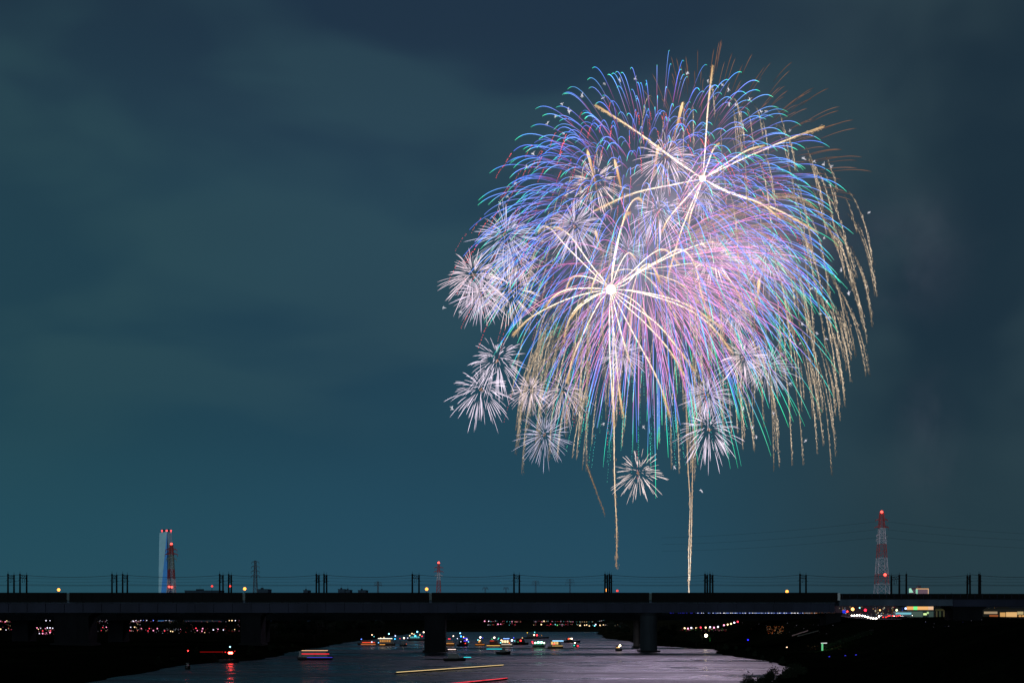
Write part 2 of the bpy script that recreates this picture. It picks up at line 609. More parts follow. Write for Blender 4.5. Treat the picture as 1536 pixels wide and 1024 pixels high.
# overhead wires, sagging from mast group to mast group
stations = [bx(-130)] + [bx(sum(g) / len(g)) for g in mast_groups] + [bx(1600)]
for wi, (py, sag, Yw, rr, lab) in enumerate([(861.5, 1.0, BY + 2, .10, "thick top messenger wire sagging between the railway masts"),
                                             (866, .5, BY + 8, .045, "thin second wire from the top between the railway masts"),
                                             (871, .5, BY + 4, .045, "thin middle wire between the railway masts"),
                                             (875.5, .35, BY + 10, .05, "fourth wire from the top between the railway masts"),
                                             (877.5, .12, BY + 3, .09, "thick lowest contact wire running level above the bridge parapet")]):
    m2 = MB()
    pts = []
    for a, b_ in zip(stations, stations[1:]):
        for q in range(10):
            u = q / 10
            pts.append((a + (b_ - a) * u, Yw, bz(py, Yw) - sag * 4 * u * (1 - u)))
    pts.append((stations[-1], Yw, bz(py, Yw)))
    m2.tube(pts, rr, 4)
    tag(m2.obj("overhead_wire", M_WIRE, None, (0, Yw, bz(py, Yw))), lab, "overhead wire", "overhead wires of the railway")

# orange lamps standing behind the parapet
def lamp_post(name, label, px, py, Y, z0, r, col, k, group=None, cat="lamp", postcol=None, arm=0.0):
    p = P(px, py, Y)
    t = thing(name, label, cat, (p.x, Y, z0), group)
    o = (p.x, Y, z0)
    m2 = MB()
    m2.tube([(p.x + arm, Y, z0), (p.x + arm, Y, p.z + r * (0.2 if not arm else .9))], [0.12, 0.07], 5)
    if arm:
        m2.bar((p.x + arm, Y, p.z + r * .9), (p.x, Y, p.z + r * .9), .07)
    m2.obj("post", M_BLACK, t, o)
    m2 = MB()
    m2.col = lin(*col, k)
    m2.ball(p, r, 8, 6)
    m2.obj("lamp_globe", M_LAMP, t, o)
    return t


for px, py, wlab in [(88, 884, "above the bridge parapet at far left"), (367, 882.5, "above the parapet right of the white chimney"),
                     (640, 883, "above the parapet left of the small red and white pylon"), (910, 884.5, "in front of the masts left of the fading gold tail"),
                     (1180.5, 886.5, "above the parapet left of the big red and white pylon")]:
    lamp_post("deck_lamp", "orange glowing lamp " + wlab, px, py, BY + 11, ztop, 0.66, (255, 158, 70), 3.0, "orange lamps along the bridge")
for px, py in [(926, 885.5), (318, 878.5), (345, 878.5)]:
    lamp_post("warning_lamp", {926: "small dull red lamp on the bridge beside the gold tail", 318: "red warning lamp just left of a mast group right of the white chimney",
              345: "red warning lamp on the masts right of the white chimney"}[px], px, py, BY + 11.5, ztop, 0.42, (255, 60, 50), 2.5, "small red warning lamps above the bridge")

# ------------------------------------------------------------------ road bridge behind
RY = 503.0
rb = thing("road_bridge", "black low road bridge seen beneath the railway bridge", "bridge", (0, RY, 0))
RO = (0, RY, 0)
mb = MB()
mb.box(bx(-300, RY), 140.5, RY, RY + 15, bz(929.5, RY), bz(919.6, RY))
for px in range(-280, 1220, 24):
    mb.box(bx(px, RY), bx(px, RY) + .2, RY - .25, RY - .003, bz(929.2, RY), bz(920, RY))
mb.obj("deck", M_STEEL, rb, RO)
mb = MB()
mb.box(bx(-300, RY), 140.5, RY - .2, RY + .0, bz(919.6, RY) + .003, bz(917.4, RY))
mb.obj("railing", M_BLACK, rb, RO)
for px in (664, 956):
    for ddx in ((-3.0, 3.0) if px == 664 else (0,)):
        pier(px + ddx, 3.2 if px == 664 else 10, RY + 2, -1, bz(929.6, RY), par=rb, org=RO, m=M_CONCP, dep=3 if px == 664 else 6, round_=True, base=(px != 664))
for px, wd in ((30, 24), (173, 22), (394, 8)):
    pier(px, wd, RY + 2, 2, bz(929.6, RY), par=rb, org=RO, base=False)
mb = MB()
q = 1000.0
while q < 1252:
    k = sstep(995, 1110, q)
    cc = lin(60, 60, 235, 0.6) if q < 1040 else rnd.choice([lin(190, 205, 255, 1.6), lin(120, 150, 240, 1.3), lin(235, 230, 240, 2.0), lin(70, 85, 190, .8)])
    if q > 1205: cc = rnd.choice([lin(220, 210, 220, .8), lin(220, 150, 110, .7)])
    if rnd.random() < 0.25 + 0.75 * k:
        mb.col = cc
        ww = rnd.uniform(.5, 1.5)
        mb = MB()
        mb.col = cc
        mb.box(bx(q, RY), bx(q + ww, RY), RY - .34, RY - .203, bz(919.2, RY), bz(918.2 - rnd.random() * .5, RY))
        mb.obj("railing_light", M_FAR, rb, RO)
    q += rnd.uniform(1.3, 2.9)


# ------------------------------------------------------------------ lattice pylons
def pylon(label, px, py_top, Y, zbase, wb, wt, arms, bands, beacons, seg=9, r=0.14, group=None, name="power_pylon"):
    """arms: (py, half width m); bands: (py, colour) from the top; beacons: (dx px, py)"""
    X = (px - 768) * Y / F
    zt = HC + (HY - py_top) * Y / F
    t = thing(name, label, "pylon", (X, Y, zbase), group)
    o = (X, Y, zbase)

    def colz(z):
        for zz, cc in bands_z:
            if z >= zz: return cc
        return bands_z[-1][1]
    bands_z = [(HC + (HY - p_) * Y / F, cc) for p_, cc in bands]
    neck = (zt - zbase) * 0.62

    def half(z):
        h_ = z - zbase
        if h_ < neck: return (wb + (wt * 1.25 - wb) * h_ / neck) / 2
        return (wt * 1.25 + (wt * 0.55 - wt * 1.25) * (h_ - neck) / (zt - zbase - neck)) / 2
    zs = [zbase]
    while zs[-1] < zt - 1.2:
        zs.append(min(zt, zs[-1] + max(1.6, half(zs[-1]) * 1.75)))
    m2 = MB()
    cor = [(-1, -1), (1, -1), (1, 1), (-1, 1)]
    for z0, z1 in zip(zs, zs[1:]):
        m2.col = colz((z0 + z1) / 2)
        h0, h1 = half(z0), half(z1)
        for i in range(4):
            a, b_ = cor[i], cor[(i + 1) % 4]
            A0, A1 = (X + a[0] * h0, Y + a[1] * h0, z0), (X + a[0] * h1, Y + a[1] * h1, z1)
            B0, B1 = (X + b_[0] * h0, Y + b_[1] * h0, z0), (X + b_[0] * h1, Y + b_[1] * h1, z1)
            m2.bar(A0, A1, r * 1.5)
            m2.bar(A0, B1, r * .8)
            m2.bar(B0, A1, r * .8)
            m2.bar(A1, B1, r * .9)
    m2.obj("lattice", M_PAINT, t, o)
    for p_, hw in arms:
        z = HC + (HY - p_) * Y / F
        m2 = MB()
        m2.col = colz(z)
        h_ = half(z)
        for sgn in (-1, 1):
            tip = (X + sgn * hw, Y, z)
            for yy in (-h_, h_):
                m2.bar((X + sgn * h_, Y + yy, z), tip, r)
                m2.bar((X + sgn * h_, Y + yy, z + hw * .28), tip, r)
            for u in (.33, .66):
                xx = X + sgn * (h_ + (hw - h_) * u)
                m2.bar((xx, Y, z), (xx, Y, z + hw * .28 * (1 - u)), r * .8)
            m2.bar(tip, (tip[0], Y, z - 1.8), .13)
            for q in range(4):
                m2.ball((tip[0], Y, z - .5 - q * .4), .24, 6, 4)
        m2.obj("cross_arm", M_PAINT, t, o)
    for ddx, p_, rr in beacons:
        c_ = Vector((X + ddx * Y / F, Y - half(HC + (HY - p_) * Y / F) - .4, HC + (HY - p_) * Y / F))
        if p_ <= py_top: c_.y = Y
        m2 = MB()
        m2.col = lin(255, 70, 60, 5.0)
        m2.ball(c_, rr, 8, 6)
        m2.obj("beacon", M_LAMP, t, o)
        if p_ <= py_top:
            m2 = MB()
            m2.col = colz(zt)
            m2.bar((X, Y, zt - 1), (X, Y, c_.z), r)
            m2.obj("finial", M_PAINT, t, o)
    return t


RED, WHT, GRY = lin(140, 40, 33), lin(160, 160, 160), lin(56, 66, 74)
pylon("tall red and white lattice pylon with two red beacons on the right bank", 1322.5, 769, 1150, 12.8, 15.0, 6.4,
      [(779.5, 6.4), (790.5, 7.2), (803, 5.6), (809, 5.6)], [(791.5, RED), (814.5, WHT), (836, RED), (857, WHT), (881, RED), (1000, WHT)],
      [(0, 767.5, 1.5), (2.5, 862, 1.6)], r=.19)
pylon("red and white lattice pylon standing in front of the white chimney", 257, 817, 900, 3, 9, 3.6,
      [(824, 4.6), (831, 5.2), (838, 4.2)], [(833, RED), (851, lin(110, 118, 105)), (868, RED), (1000, WHT)],
      [(0, 815.5, 1.0), (-1.5, 879.5, .9), (2.5, 880, .8)], r=.24)
pylon("small distant red and white pylon with one red beacon left of the river", 658, 845, 1500, 6, 9, 4,
      [(851, 6), (857, 6.5), (863, 5.5)], [(858, RED), (868, WHT), (1000, RED)], [(0, 843.5, 1.5)], r=.30)
for px, pt, Y, lb, aw in [(383, 838.5, 1000, "tall grey pylon right of the white chimney", 3.9), (567, 871.5, 1700, "short grey pylon left of the middle of the bridge", 6),
                          (803.5, 870, 1800, "faint grey pylon right of the middle mast pair", 6.5), (855, 868, 2100, "faintest grey pylon left of the fading gold tail", 9),
                          (728, 880, 1900, "tiny grey pylon just left of the middle mast pair", 5), (759, 880, 2000, "tiny grey pylon just right of the small red pylon", 5)]:
    sc = (888 - pt)
    pylon(lb, px, pt, Y, 5, 6 if Y == 1000 else 7, 2.4, [(pt + sc * f_, aw * (.8 + f_ * .5)) for f_ in (.08, .22, .36)] + ([(pt + sc * f_, aw) for f_ in (.5,)] if Y == 1000 else []),
          [(1000, GRY if Y < 1800 else lin(46, 74, 90))], [], r=.15 if Y < 1500 else .2, group="grey pylons behind the bridge")  # distance haze on the farthest pylons is put into their colour

# cables from the big pylon to the right and the left
for i, (py0, py1, side) in enumerate([(782, 804, 1), (794, 812, 1), (806, 824, 1), (782, 806, -1), (794, 816, -1), (806, 826, -1)]):
    m2 = MB()
    a = P(1322.5 + side * 9, py0, 1150)
    b_ = P(1322.5 + side * 330, py1, 1180 if side > 0 else 1500)
    m2.tube([a.lerp(b_, q / 24) - Vector((0, 0, 3.0 * 4 * (q / 24) * (1 - q / 24))) for q in range(25)], .10, 4)
    tag(m2.obj("power_cable", M_WIRE, None, a),
        ["topmost", "middle", "lowest"][i % 3] + " power cable running %s from the big red and white pylon" % ("right" if side > 0 else "left"), "power cable", "power cables of the big pylon")

# ------------------------------------------------------------------ white and blue chimney
CY = 1500.0
t = thing("chimney_tower", "tall white chimney tower with blue triangular faces and red lamps on top", "chimney", P(248, HY, CY).xy.to_3d() + Vector((0, 0, 3)))
o = t.location.copy()
zb_, zt_ = 3.0, HC + (HY - 799) * CY / F
def cx(px, Y_=CY): return (px - 768) * Y_ / F
base = [Vector((cx(237), CY, zb_)), Vector((cx(251, CY - 14), CY - 14, zb_)), Vector((cx(261.5), CY, zb_)), Vector((cx(247, CY + 14), CY + 14, zb_))]
topv = [Vector((cx(239), CY, zt_)), Vector((cx(250.5, CY - 9), CY - 9, zt_ + 1.5)), Vector((cx(258), CY, zt_)), Vector((cx(247, CY + 9), CY + 9, zt_))]
mb = MB(); mb.col = lin(165, 208, 218)
mb.add([base[0], topv[1], topv[0]], [(0, 1, 2)])
mb.add([base[2], topv[2], topv[1]], [(0, 1, 2)])
mb.add([base[2], base[3], topv[3], topv[2]], [(0, 1, 2, 3)])
mb.add([base[3], base[0], topv[0], topv[3]], [(0, 1, 2, 3)])
mb.add(topv, [(0, 1, 2, 3)])
mb.obj("shaft", M_WALL, t, o)
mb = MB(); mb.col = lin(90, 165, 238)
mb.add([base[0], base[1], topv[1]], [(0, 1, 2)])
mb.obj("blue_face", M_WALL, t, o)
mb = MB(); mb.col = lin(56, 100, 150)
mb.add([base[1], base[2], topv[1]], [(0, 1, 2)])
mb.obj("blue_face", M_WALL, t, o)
mb = MB(); mb.col = lin(30, 34, 38)
for px in (246, 253):
    mb.tube([(cx(px), CY, zt_ - 1), (cx(px), CY, zt_ + 5)], 1.1, 8)
mb.obj("flue", M_WALL, t, o)
for px in (243, 250, 256.5):
    mb = MB(); mb.col = lin(255, 80, 80, 2.2)
    mb.ball((cx(px), CY, zt_ + 3.2), 1.1 if px != 250 else 1.4, 8, 6)
    mb.bar((cx(px), CY, zt_ - .5), (cx(px), CY, zt_ + 3), .3)
    mb.obj("beacon", M_LAMP, t, o)

# ------------------------------------------------------------------ low far buildings peeping over the parapet
def building(name, label, px0, px1, py, Y, zb0, colr, dep=14, windows=None, group=None, roof=None):
    x0, x1 = (px0 - 768) * Y / F, (px1 - 768) * Y / F
    z1 = HC + (HY - py) * Y / F
    oo = ((x0 + x1) / 2, Y, zb0)
    tt = thing(name, label, "building", oo, group)
    m2 = MB(); m2.col = colr
    m2.box(x0, x1, Y, Y + dep, zb0, z1)
    m2.obj("wall", M_WALL, tt, oo)
    m2 = MB(); m2.col = tuple(q * .5 for q in colr[:3]) + (1,)
    m2.box(x0 - .4, x1 + .4, Y - .4, Y + dep + .4, z1 + .002, z1 + .5)
    m2.box(x0 + (x1 - x0) * .3, x0 + (x1 - x0) * .5, Y + 3, Y + 7, z1 + .5, z1 + 2.2)
    m2.bar((x0 + (x1 - x0) * .4, Y + 5, z1 + 2.2), (x0 + (x1 - x0) * .4, Y + 5, z1 + 6), .12)
    m2.obj("roof", M_WALL, tt, oo)
    for (a, b_, c0, c1, cc) in windows or []:
        m2 = MB(); m2.col = cc
        m2.box((a - 768) * Y / F, (b_ - 768) * Y / F, Y - .12, Y - .004, HC + (HY - c1) * Y / F, HC + (HY - c0) * Y / F)
        m2.obj("window", M_FAR, tt, oo)
    return tt


for px0, px1, py, lb in [(507, 517, 883.5, "dark block left of the middle of the bridge, the taller of two"), (518, 525, 884.5, "dark low block right beside the taller one"),
                         (537, 549, 885, "long low dark roof left of the short grey pylon"), (385, 402, 883.5, "dark blue grey block below the tall grey pylon"),
                         (455, 462, 885, "small dark roof left of the fourth mast group"), (277, 330, 885.5, "long low dark roof right of the white chimney")]:
    building("far_building", lb, px0, px1, py, 1350, 4, lin(36, 52, 62), 20, group="far dark roofs above the parapet")

building("apartment_building", "pale apartment block with warm lit top above the bridge at right", 1374, 1393, 882, 900, 12.8, lin(120, 105, 110), 16,
         [(1374, 1393, 881.9, 883.1, lin(240, 190, 140, .9)), (1373.6, 1376.5, 883.2, 890, lin(150, 220, 190, .8)), (1391.8, 1393, 883.2, 890, lin(235, 190, 150, .8)),
          (1377, 1391.5, 883.4, 890, lin(140, 115, 130, .45))])

# lit shops on the right bank, beneath the approach span
building("corner_shop", "wide low shop with warm lit fascia and green sign under the approach span", 1359, 1401, 908.5, 640, 12.8, lin(70, 80, 76), 14,
         [(1360, 1370, 909, 914, lin(245, 175, 105, 1.0)), (1370.2, 1376, 909, 914, lin(110, 230, 130, 1.4)), (1376.2, 1392, 909, 914, lin(245, 185, 115, 1.0)),
          (1392.2, 1400, 909, 914, lin(235, 190, 150, 1.0)), (1361, 1384, 916.5, 925, lin(95, 120, 110, .5)), (1385, 1390, 919, 922, lin(210, 240, 160, 1.2)),
          (1390.4, 1393, 917, 920, lin(190, 230, 160, .9)), (1393.4, 1400, 916.5, 925, lin(80, 105, 100, .45))])
building("annex_building", "dim building with tall dark openings right of the lit shop", 1402.5, 1424, 911, 660, 12.8, lin(46, 46, 38), 12,
         [(1404, 1406, 916, 926, lin(90, 85, 60, .5)), (1409, 1411, 916, 926, lin(70, 85, 62, .5)), (1415, 1417, 916, 925, lin(90, 85, 60, .5)), (1403, 1423, 913, 915.5, lin(70, 68, 44, .5))])
building("long_building", "long low building with row of warm lit windows at far right", 1474, 1560, 913, 640, 12.8, lin(60, 55, 48), 14,
         [(1476, 1496, 916.6, 920, lin(190, 165, 130, .7)), (1500, 1508, 918, 925, lin(235, 180, 110, .75)), (1509, 1525.4, 917.5, 925.5, lin(240, 190, 125, .85)),
          (1526, 1535, 916.6, 921, lin(215, 190, 135, .7)), (1528, 1532, 922, 925.5, lin(235, 175, 105, .8)), (1533, 1548, 922, 925.5, lin(235, 175, 105, .8)), (1484, 1497, 921.5, 924.5, lin(200, 110, 60, .5))])
building("kiosk", "small dim kiosk with reddish lit side between the approach piers", 1428, 1439, 904.5, 600, 12.8, lin(60, 50, 48), 8,
         [(1429.5, 1435, 905, 908.5, lin(170, 185, 170, .7)), (1435.4, 1438.6, 907, 913, lin(160, 50, 35, .6)), (1432.5, 1434.8, 910, 912.2, lin(235, 190, 150, .8))])
# green and white sign beside the apartment block
t = thing("rooftop_sign", "small glowing green white sign on a pole left of the lit apartment block", "sign", P(1366, 889, 880))
oo = t.location.copy()
mb = MB(); mb.col = lin(170, 235, 205, .9)
p = P(1366, 885, 880)
mb.add([p + Vector((-1.2, 0, 1.6)), p + Vector((.2, 0, 1.8)), p + Vector((2.2, 0, -1.6)), p + Vector((-1.2, 0, -1.8)),
        p + Vector((-1.2, .3, 1.6)), p + Vector((.2, .3, 1.8)), p + Vector((2.2, .3, -1.6)), p + Vector((-1.2, .3, -1.8))],
       [(0, 3, 2, 1), (4, 5, 6, 7), (0, 1, 5, 4), (1, 2, 6, 5), (2, 3, 7, 6), (3, 0, 4, 7)])
mb.obj("panel", M_FAR, t, oo)
mb = MB()
mb.bar((p.x, 880.2, 12.8), (p.x, 880.2, p.z - 1.6), .25)
mb.obj("post", M_BLACK, t, oo)

# dark town blocks behind the junction
for i, (a, b_, py, Y, cc, lb) in enumerate([(1255, 1283, 905, 980, (56, 44, 48), "dim brownish block behind the orange street lamp"), (1284, 1306, 903, 1040, (60, 42, 46), "dim brownish block behind the red traffic signal"),
        (1307, 1329, 906, 960, (52, 46, 50), "dim grey block behind the thin ochre poles"), (1330, 1352, 904, 1010, (56, 46, 46), "dim block behind the pale yellow lamp"), (1353, 1400, 903, 1060, (50, 46, 48), "dim wide block behind the lit shop"),
        (1401, 1440, 900, 900, (34, 36, 40), "dark block behind the annex right of the lit shop"), (1441, 1500, 902, 920, (30, 34, 38), "dark block behind the left part of the long lit building"), (1501, 1580, 901, 940, (30, 34, 38), "dark block behind the right part of the long lit building")]):
    ws = []
    for q in range(16 if a < 1400 else 3):
        wx, wy = rnd.uniform(a + 1, b_ - 3), rnd.uniform(909, 921)
        ws.append((wx, wx + rnd.uniform(.8, 1.8), wy, wy + rnd.uniform(.8, 1.6), lin(*rnd.choice([(220, 170, 110), (200, 110, 90), (150, 180, 190), (230, 220, 190), (180, 60, 60)]), rnd.uniform(.15, .9))))
    building("town_block", lb, a, b_, py, Y, 12, lin(*cc), 18, ws)

# street lamps, signals and a blue road sign of the lit junction
for nm, lb, px, py, Y, r, colr, k in [
    ("street_lamp", "bright orange street lamp over the junction beside the bridge end", 1279, 913, 530, .74, (255, 165, 80), 7),
    ("traffic_signal", "bright red traffic signal over the line of cars", 1298, 914.5, 545, .62, (255, 30, 50), 7),
    ("traffic_signal", "red traffic signal left of the orange street lamp", 1271, 916.5, 540, .48, (255, 60, 60), 4),
    ("street_lamp", "small pale teal lamp between orange lamp and red signal", 1289.5, 911, 620, .42, (150, 235, 230), 2.5),
    ("street_lamp", "pale yellow green lamp left of the lit shop", 1345, 914.5, 610, .55, (230, 245, 180), 4),
    ("street_lamp", "white blue lamp at the left corner of the lit shop", 1358.5, 912, 600, .55, (160, 190, 255), 4),
    ("street_lamp", "small warm lamp among the poles in the middle of the junction", 1320, 914.5, 620, .45, (255, 190, 120), 3),
    ("path_lamp", "small pale blue lamp low on the levee below the cars", 1304.5, 930, 470, .42, (190, 225, 245), 3)]:
    pp = P(px, py, Y)
    lamp_post(nm, lb, px, py, Y, min(ground(pp.x, Y) - .1, pp.z - .5) if nm != "path_lamp" else pp.z - 1.5, r, colr, k, arm=0.0)
mbx = thing("road_sign", "blue road sign at the bridge end left of the red signal", "sign", P(1266, 928, 535))
oo = mbx.location.copy()
mb = MB(); mb.col = lin(40, 60, 240, .9)
pa = P(1266, 916.8, 535)
mb.box(pa.x - .75, pa.x + .75, 534.8, 535, pa.z - .75, pa.z + .75)
mb.obj("panel", M_FAR, mbx, oo)
mb = MB(); mb.bar((pa.x, 535.15, oo.z - .5), (pa.x, 535.15, pa.z + .7), .08)
mb.obj("post", M_BLACK, mbx, oo)
for i, (px, hgt_) in enumerate([(1316, 17), (1324, 13), (1338.5, 19), (1347, 16), (1353.5, 18), (1307, 9)]):
    Y = 630
    pp = P(px, 927, Y)
    m2 = MB(); m2.col = [lin(200, 140, 70), lin(170, 130, 90), lin(200, 140, 60), lin(190, 120, 70), lin(60, 90, 220), lin(150, 120, 110)][i]
    m2.tube([(pp.x, Y, 12.8), (pp.x, Y, 12.8 + hgt_ * Y / F)], [.16, .10], 6)
    m2.box(pp.x - .3, pp.x + .3, Y - .2, Y + .2, 12.8 + hgt_ * Y / F * .7, 12.8 + hgt_ * Y / F * .82)
    m2.col = m2.col[:3] + (1,)
    tag(m2.obj("utility_pole", M_PAINT, None, (pp.x, Y, 12.8)), ["first thin ochre pole right of the red signal", "short ochre pole beside the warm lamp", "tall ochre pole left of the pale yellow lamp",
        "ochre pole right of the pale yellow lamp", "blue pole at the left corner of the lit shop", "shortest grey pole right above the cars"][i], "pole", "poles around the lit junction")


# ------------------------------------------------------------------ cars
def make_car(name, label, kind="car"):
    t = thing(name, label, kind)
    L, W, H = (4.3, 1.75, 1.45) if kind == "car" else (9.5, 2.4, 2.9)
    m2 = MB(); m2.col = lin(150, 150, 155)
    prof = [(-L / 2, .35), (-L / 2, .8), (-L * .42, .95), (-L * .22, H), (L * .18, H), (L * .30, .98), (L * .47, .82), (L / 2, .62), (L / 2, .35)] if kind == "car" else \
        [(-L / 2, .4), (-L / 2, H - .15), (-L / 2 + .2, H), (L / 2 - .5, H), (L / 2 - .1, 1.5), (L / 2, 1.0), (L / 2, .4)]
    nn = len(prof)
    ins = lambda z: W / 2 * (1 - .16 * max(0, (z - .95) / (H - .95)))
    vs = [(x_, -ins(z_), z_) for x_, z_ in prof] + [(x_, ins(z_), z_) for x_, z_ in prof]
    fs = [tuple(range(nn)), tuple(range(2 * nn - 1, nn - 1, -1))] + [(i, i + nn, (i + 1) % nn + nn, (i + 1) % nn) for i in range(nn)]
    m2.add(vs, fs)
    m2.obj("body", M_PAINT, t)
    m2 = MB(); m2.col = lin(25, 30, 36)
    if kind == "car":
        for sgn in (-1, 1):
            yy = lambda z: sgn * (ins(z) + .012)
            q = [(-L * .37, 1.0), (-L * .21, H - .08), (L * .16, H - .08), (L * .26, 1.0)]
            m2.add([(a, yy(z), z) for a, z in q] + [(a, yy(z) - sgn * .03, z) for a, z in q], [(0, 1, 2, 3), (4, 7, 6, 5), (0, 4, 5, 1), (1, 5, 6, 2), (2, 6, 7, 3), (3, 7, 4, 0)])
        m2.obj("window", M_PAINT, t)
    else:
        m2.col = lin(120, 200, 215, .9)
        for sgn in (-1, 1):
            m2.box(-L * .46, L * .44, sgn * 1.13 - .09, sgn * 1.13 + .09, 1.3, 2.3)
        m2.obj("window", M_FAR, t)
    for a in (-L * .31, L * .31):
        for sgn in (-1, 1):
            m2 = MB()
            m2.tube([(a, sgn * (W / 2 - .22), .33), (a, sgn * (W / 2 + .01), .33)], .33, 12)
            m2.obj("wheel", M_RUBBER, t)
    for sgn in (-1, 1):
        m2 = MB(); m2.col = lin(255, 240, 225, 22)
        m2.ball((L / 2 + .02, sgn * W * .36, .70), (.16, .34, .27), 8, 6)
        m2.obj("headlight", M_LAMP, t)
        m2 = MB(); m2.col = lin(255, 40, 30, 5)
        m2.ball((-L / 2 - .01, sgn * W * .38, .75), (.08, .26, .16), 8, 6)
        m2.obj("taillight", M_LAMP, t)
    return t


proto = None
carspots = []
for i in range(9):                       # queue coming down from the bridge end, headlights this way
    Yc = 566 - i * 9.5
    carspots.append((P(1279 + i * 4.1, 927, Yc).x, Yc, R_(-104 + rnd.uniform(-4, 4)), "head"))
for i in range(8):
    Yc = 505 + i * 10
    carspots.append((P(1324 + i * 3.4, 927, Yc).x, Yc, R_(80 + rnd.uniform(-15, 15)), "tail"))
for i in range(5):
    Yc = 560 + i * 10
    carspots.append((P(1320 + i * 7, 927, Yc).x, Yc, R_(-80 + rnd.uniform(-25, 25)), "far"))
for i, (X, Y, rz, kd) in enumerate(carspots):
    lb = {"head": "car in the white headlight queue beside the bridge end", "tail": "car showing red tail lights right of the headlight queue",
          "far": "far car with white headlights left of the lit shop"}[kd]
    if proto is None:
        proto = make_car("car", lb)
        c_ = proto
    else:
        c_ = copy_tree(proto)
    c_.location = (X, Y, ground(X, Y) + .12)
    c_.rotation_euler.z = rz
    tag(c_, lb, "car", {"head": "cars queueing with headlights on", "tail": "cars driving away with tail lights", "far": "far cars near the lit shop"}[kd])
bus = make_car("bus", "pale bus with teal lit windows left of the lit shop", "bus")
pb = P(1354, 927, 580)
bus.location = (pb.x, 580, ground(pb.x, 580) + .1)
bus.rotation_euler.z = R_(8)


# ------------------------------------------------------------------ distant lights
def bulbs(spec):
    m2 = MB()
    for X, Y, Z, r, cc in spec:
        m2.col = cc
        m2.ball((X, Y, Z), r, 6, 4)
    return m2


# individually visible festival lamps: (px, py, colour, size px, strength)
WARM, PINK, REDL, WHITE, BLUE, GREEN, TEAL = (255, 215, 160), (255, 150, 190), (255, 60, 80), (235, 230, 255), (110, 130, 255), (110, 240, 130), (110, 225, 235)
lampspots = {
    "at the left edge beneath the bridge": [(1, 931, PINK), (5, 933.5, WARM), (8, 932, PINK), (10, 930.5, WARM), (12.5, 934, WARM), (1, 943, WARM), (9, 944, WHITE), (19, 936.5, WARM)],
    "between the first two dark piers from the left": [(55.5, 941, PINK), (57.5, 943, WARM), (61, 941.5, WHITE), (68, 942, PINK), (71, 941, WHITE), (75, 941, WHITE), (79, 941.5, WHITE), (53.5, 949, PINK),
        (59, 949.5, WHITE), (64, 949.5, PINK), (64, 945.5, REDL), (69.5, 948.5, PINK), (75.5, 945.5, REDL), (75, 948, PINK), (69, 930, WHITE), (75, 930, WHITE), (42, 940.5, TEAL)],
    "between the second and third dark pier from the left": [(139, 929.5, WHITE), (144, 929.5, PINK), (160, 929.5, WHITE), (138.5, 940, WHITE), (143.5, 940, WHITE), (149, 939.5, REDL), (154, 940.5, REDL),
        (159.5, 940, PINK), (152, 945, REDL), (163, 931, PINK)],
    "right of the third dark pier, the brightest cluster on the left bank": [(185, 931.5, WARM), (188, 931, WHITE), (190, 933.5, WARM), (192, 930.5, PINK), (193, 937, WARM), (195, 930, WHITE), (197, 935, WARM), (199, 937.5, WHITE),
        (188, 939, PINK), (187.5, 942, REDL), (194.5, 945, REDL), (201, 936, WARM), (202, 940, WARM), (206, 945, REDL), (191, 935, WARM), (196, 940, WHITE), (204, 930, WHITE), (186, 935.5, WARM), (200, 931, WHITE), (198, 933, WARM), (206, 936, WHITE)],
    "in the long dim row on the left bank": [(212, 942, PINK), (222, 945.5, REDL), (224, 942, REDL), (230, 945, PINK), (236, 942, PINK), (211, 929.5, WHITE), (215, 929.5, BLUE), (220, 929.5, WHITE), (230, 930, BLUE), (249, 930, WHITE), (254, 930, WHITE),
        (247, 942, PINK), (247, 945.5, REDL), (256, 946, WARM), (259, 946.5, WARM), (262, 941, PINK), (271, 943, PINK), (277, 938.5, WHITE), (294, 941.5, REDL), (296, 945, PINK), (304, 942, PINK), (303, 946, PINK), (307, 948, WARM),
        (320, 944, WHITE), (327, 943, PINK), (335, 944, WHITE), (344, 930, WARM), (348, 930, WARM), (353, 930, WHITE), (352, 943.5, WARM)],
    "on the far bank right of the left river pier": [(727, 931, PINK), (733, 931, WHITE), (739, 933, WARM), (742, 933.5, WARM), (747, 935.5, PINK), (751, 935.5, PINK), (768, 932, PINK), (771, 933, WHITE), (775, 932.5, PINK), (780, 935, WHITE), (782, 934, PINK), (766, 935, TEAL), (784, 935, WHITE)],
    "on the far bank in the middle of the river view": [(813, 932, PINK), (816, 931, WARM), (812, 936, WARM), (826, 935.5, REDL), (829, 933, PINK), (833, 936, TEAL), (836, 937, GREEN), (848, 934, PINK), (849.5, 933, REDL), (857, 934, PINK), (841, 935, PINK)],
    "on the far bank left of the right river pier": [(870, 937.5, WARM), (877, 937, WARM), (880, 936.5, WARM), (884, 938, WARM), (892, 938, TEAL), (893.5, 936, WHITE), (900, 937, WARM), (905, 936.5, WARM), (909, 934.5, PINK), (936, 934.5, WARM), (938, 934, WARM), (923, 934.5, REDL)],
}
def farY(px, py):
    base_z = 3.0 + (0 if px < 600 else 2.5)
    if py > 937.5 or px > 600 and py > 935: Y = WY(py + 1.3, base_z)
    else: Y = 1350
    return max(700 if px < 600 else 1085, min(1350, Y))
proto_l = None
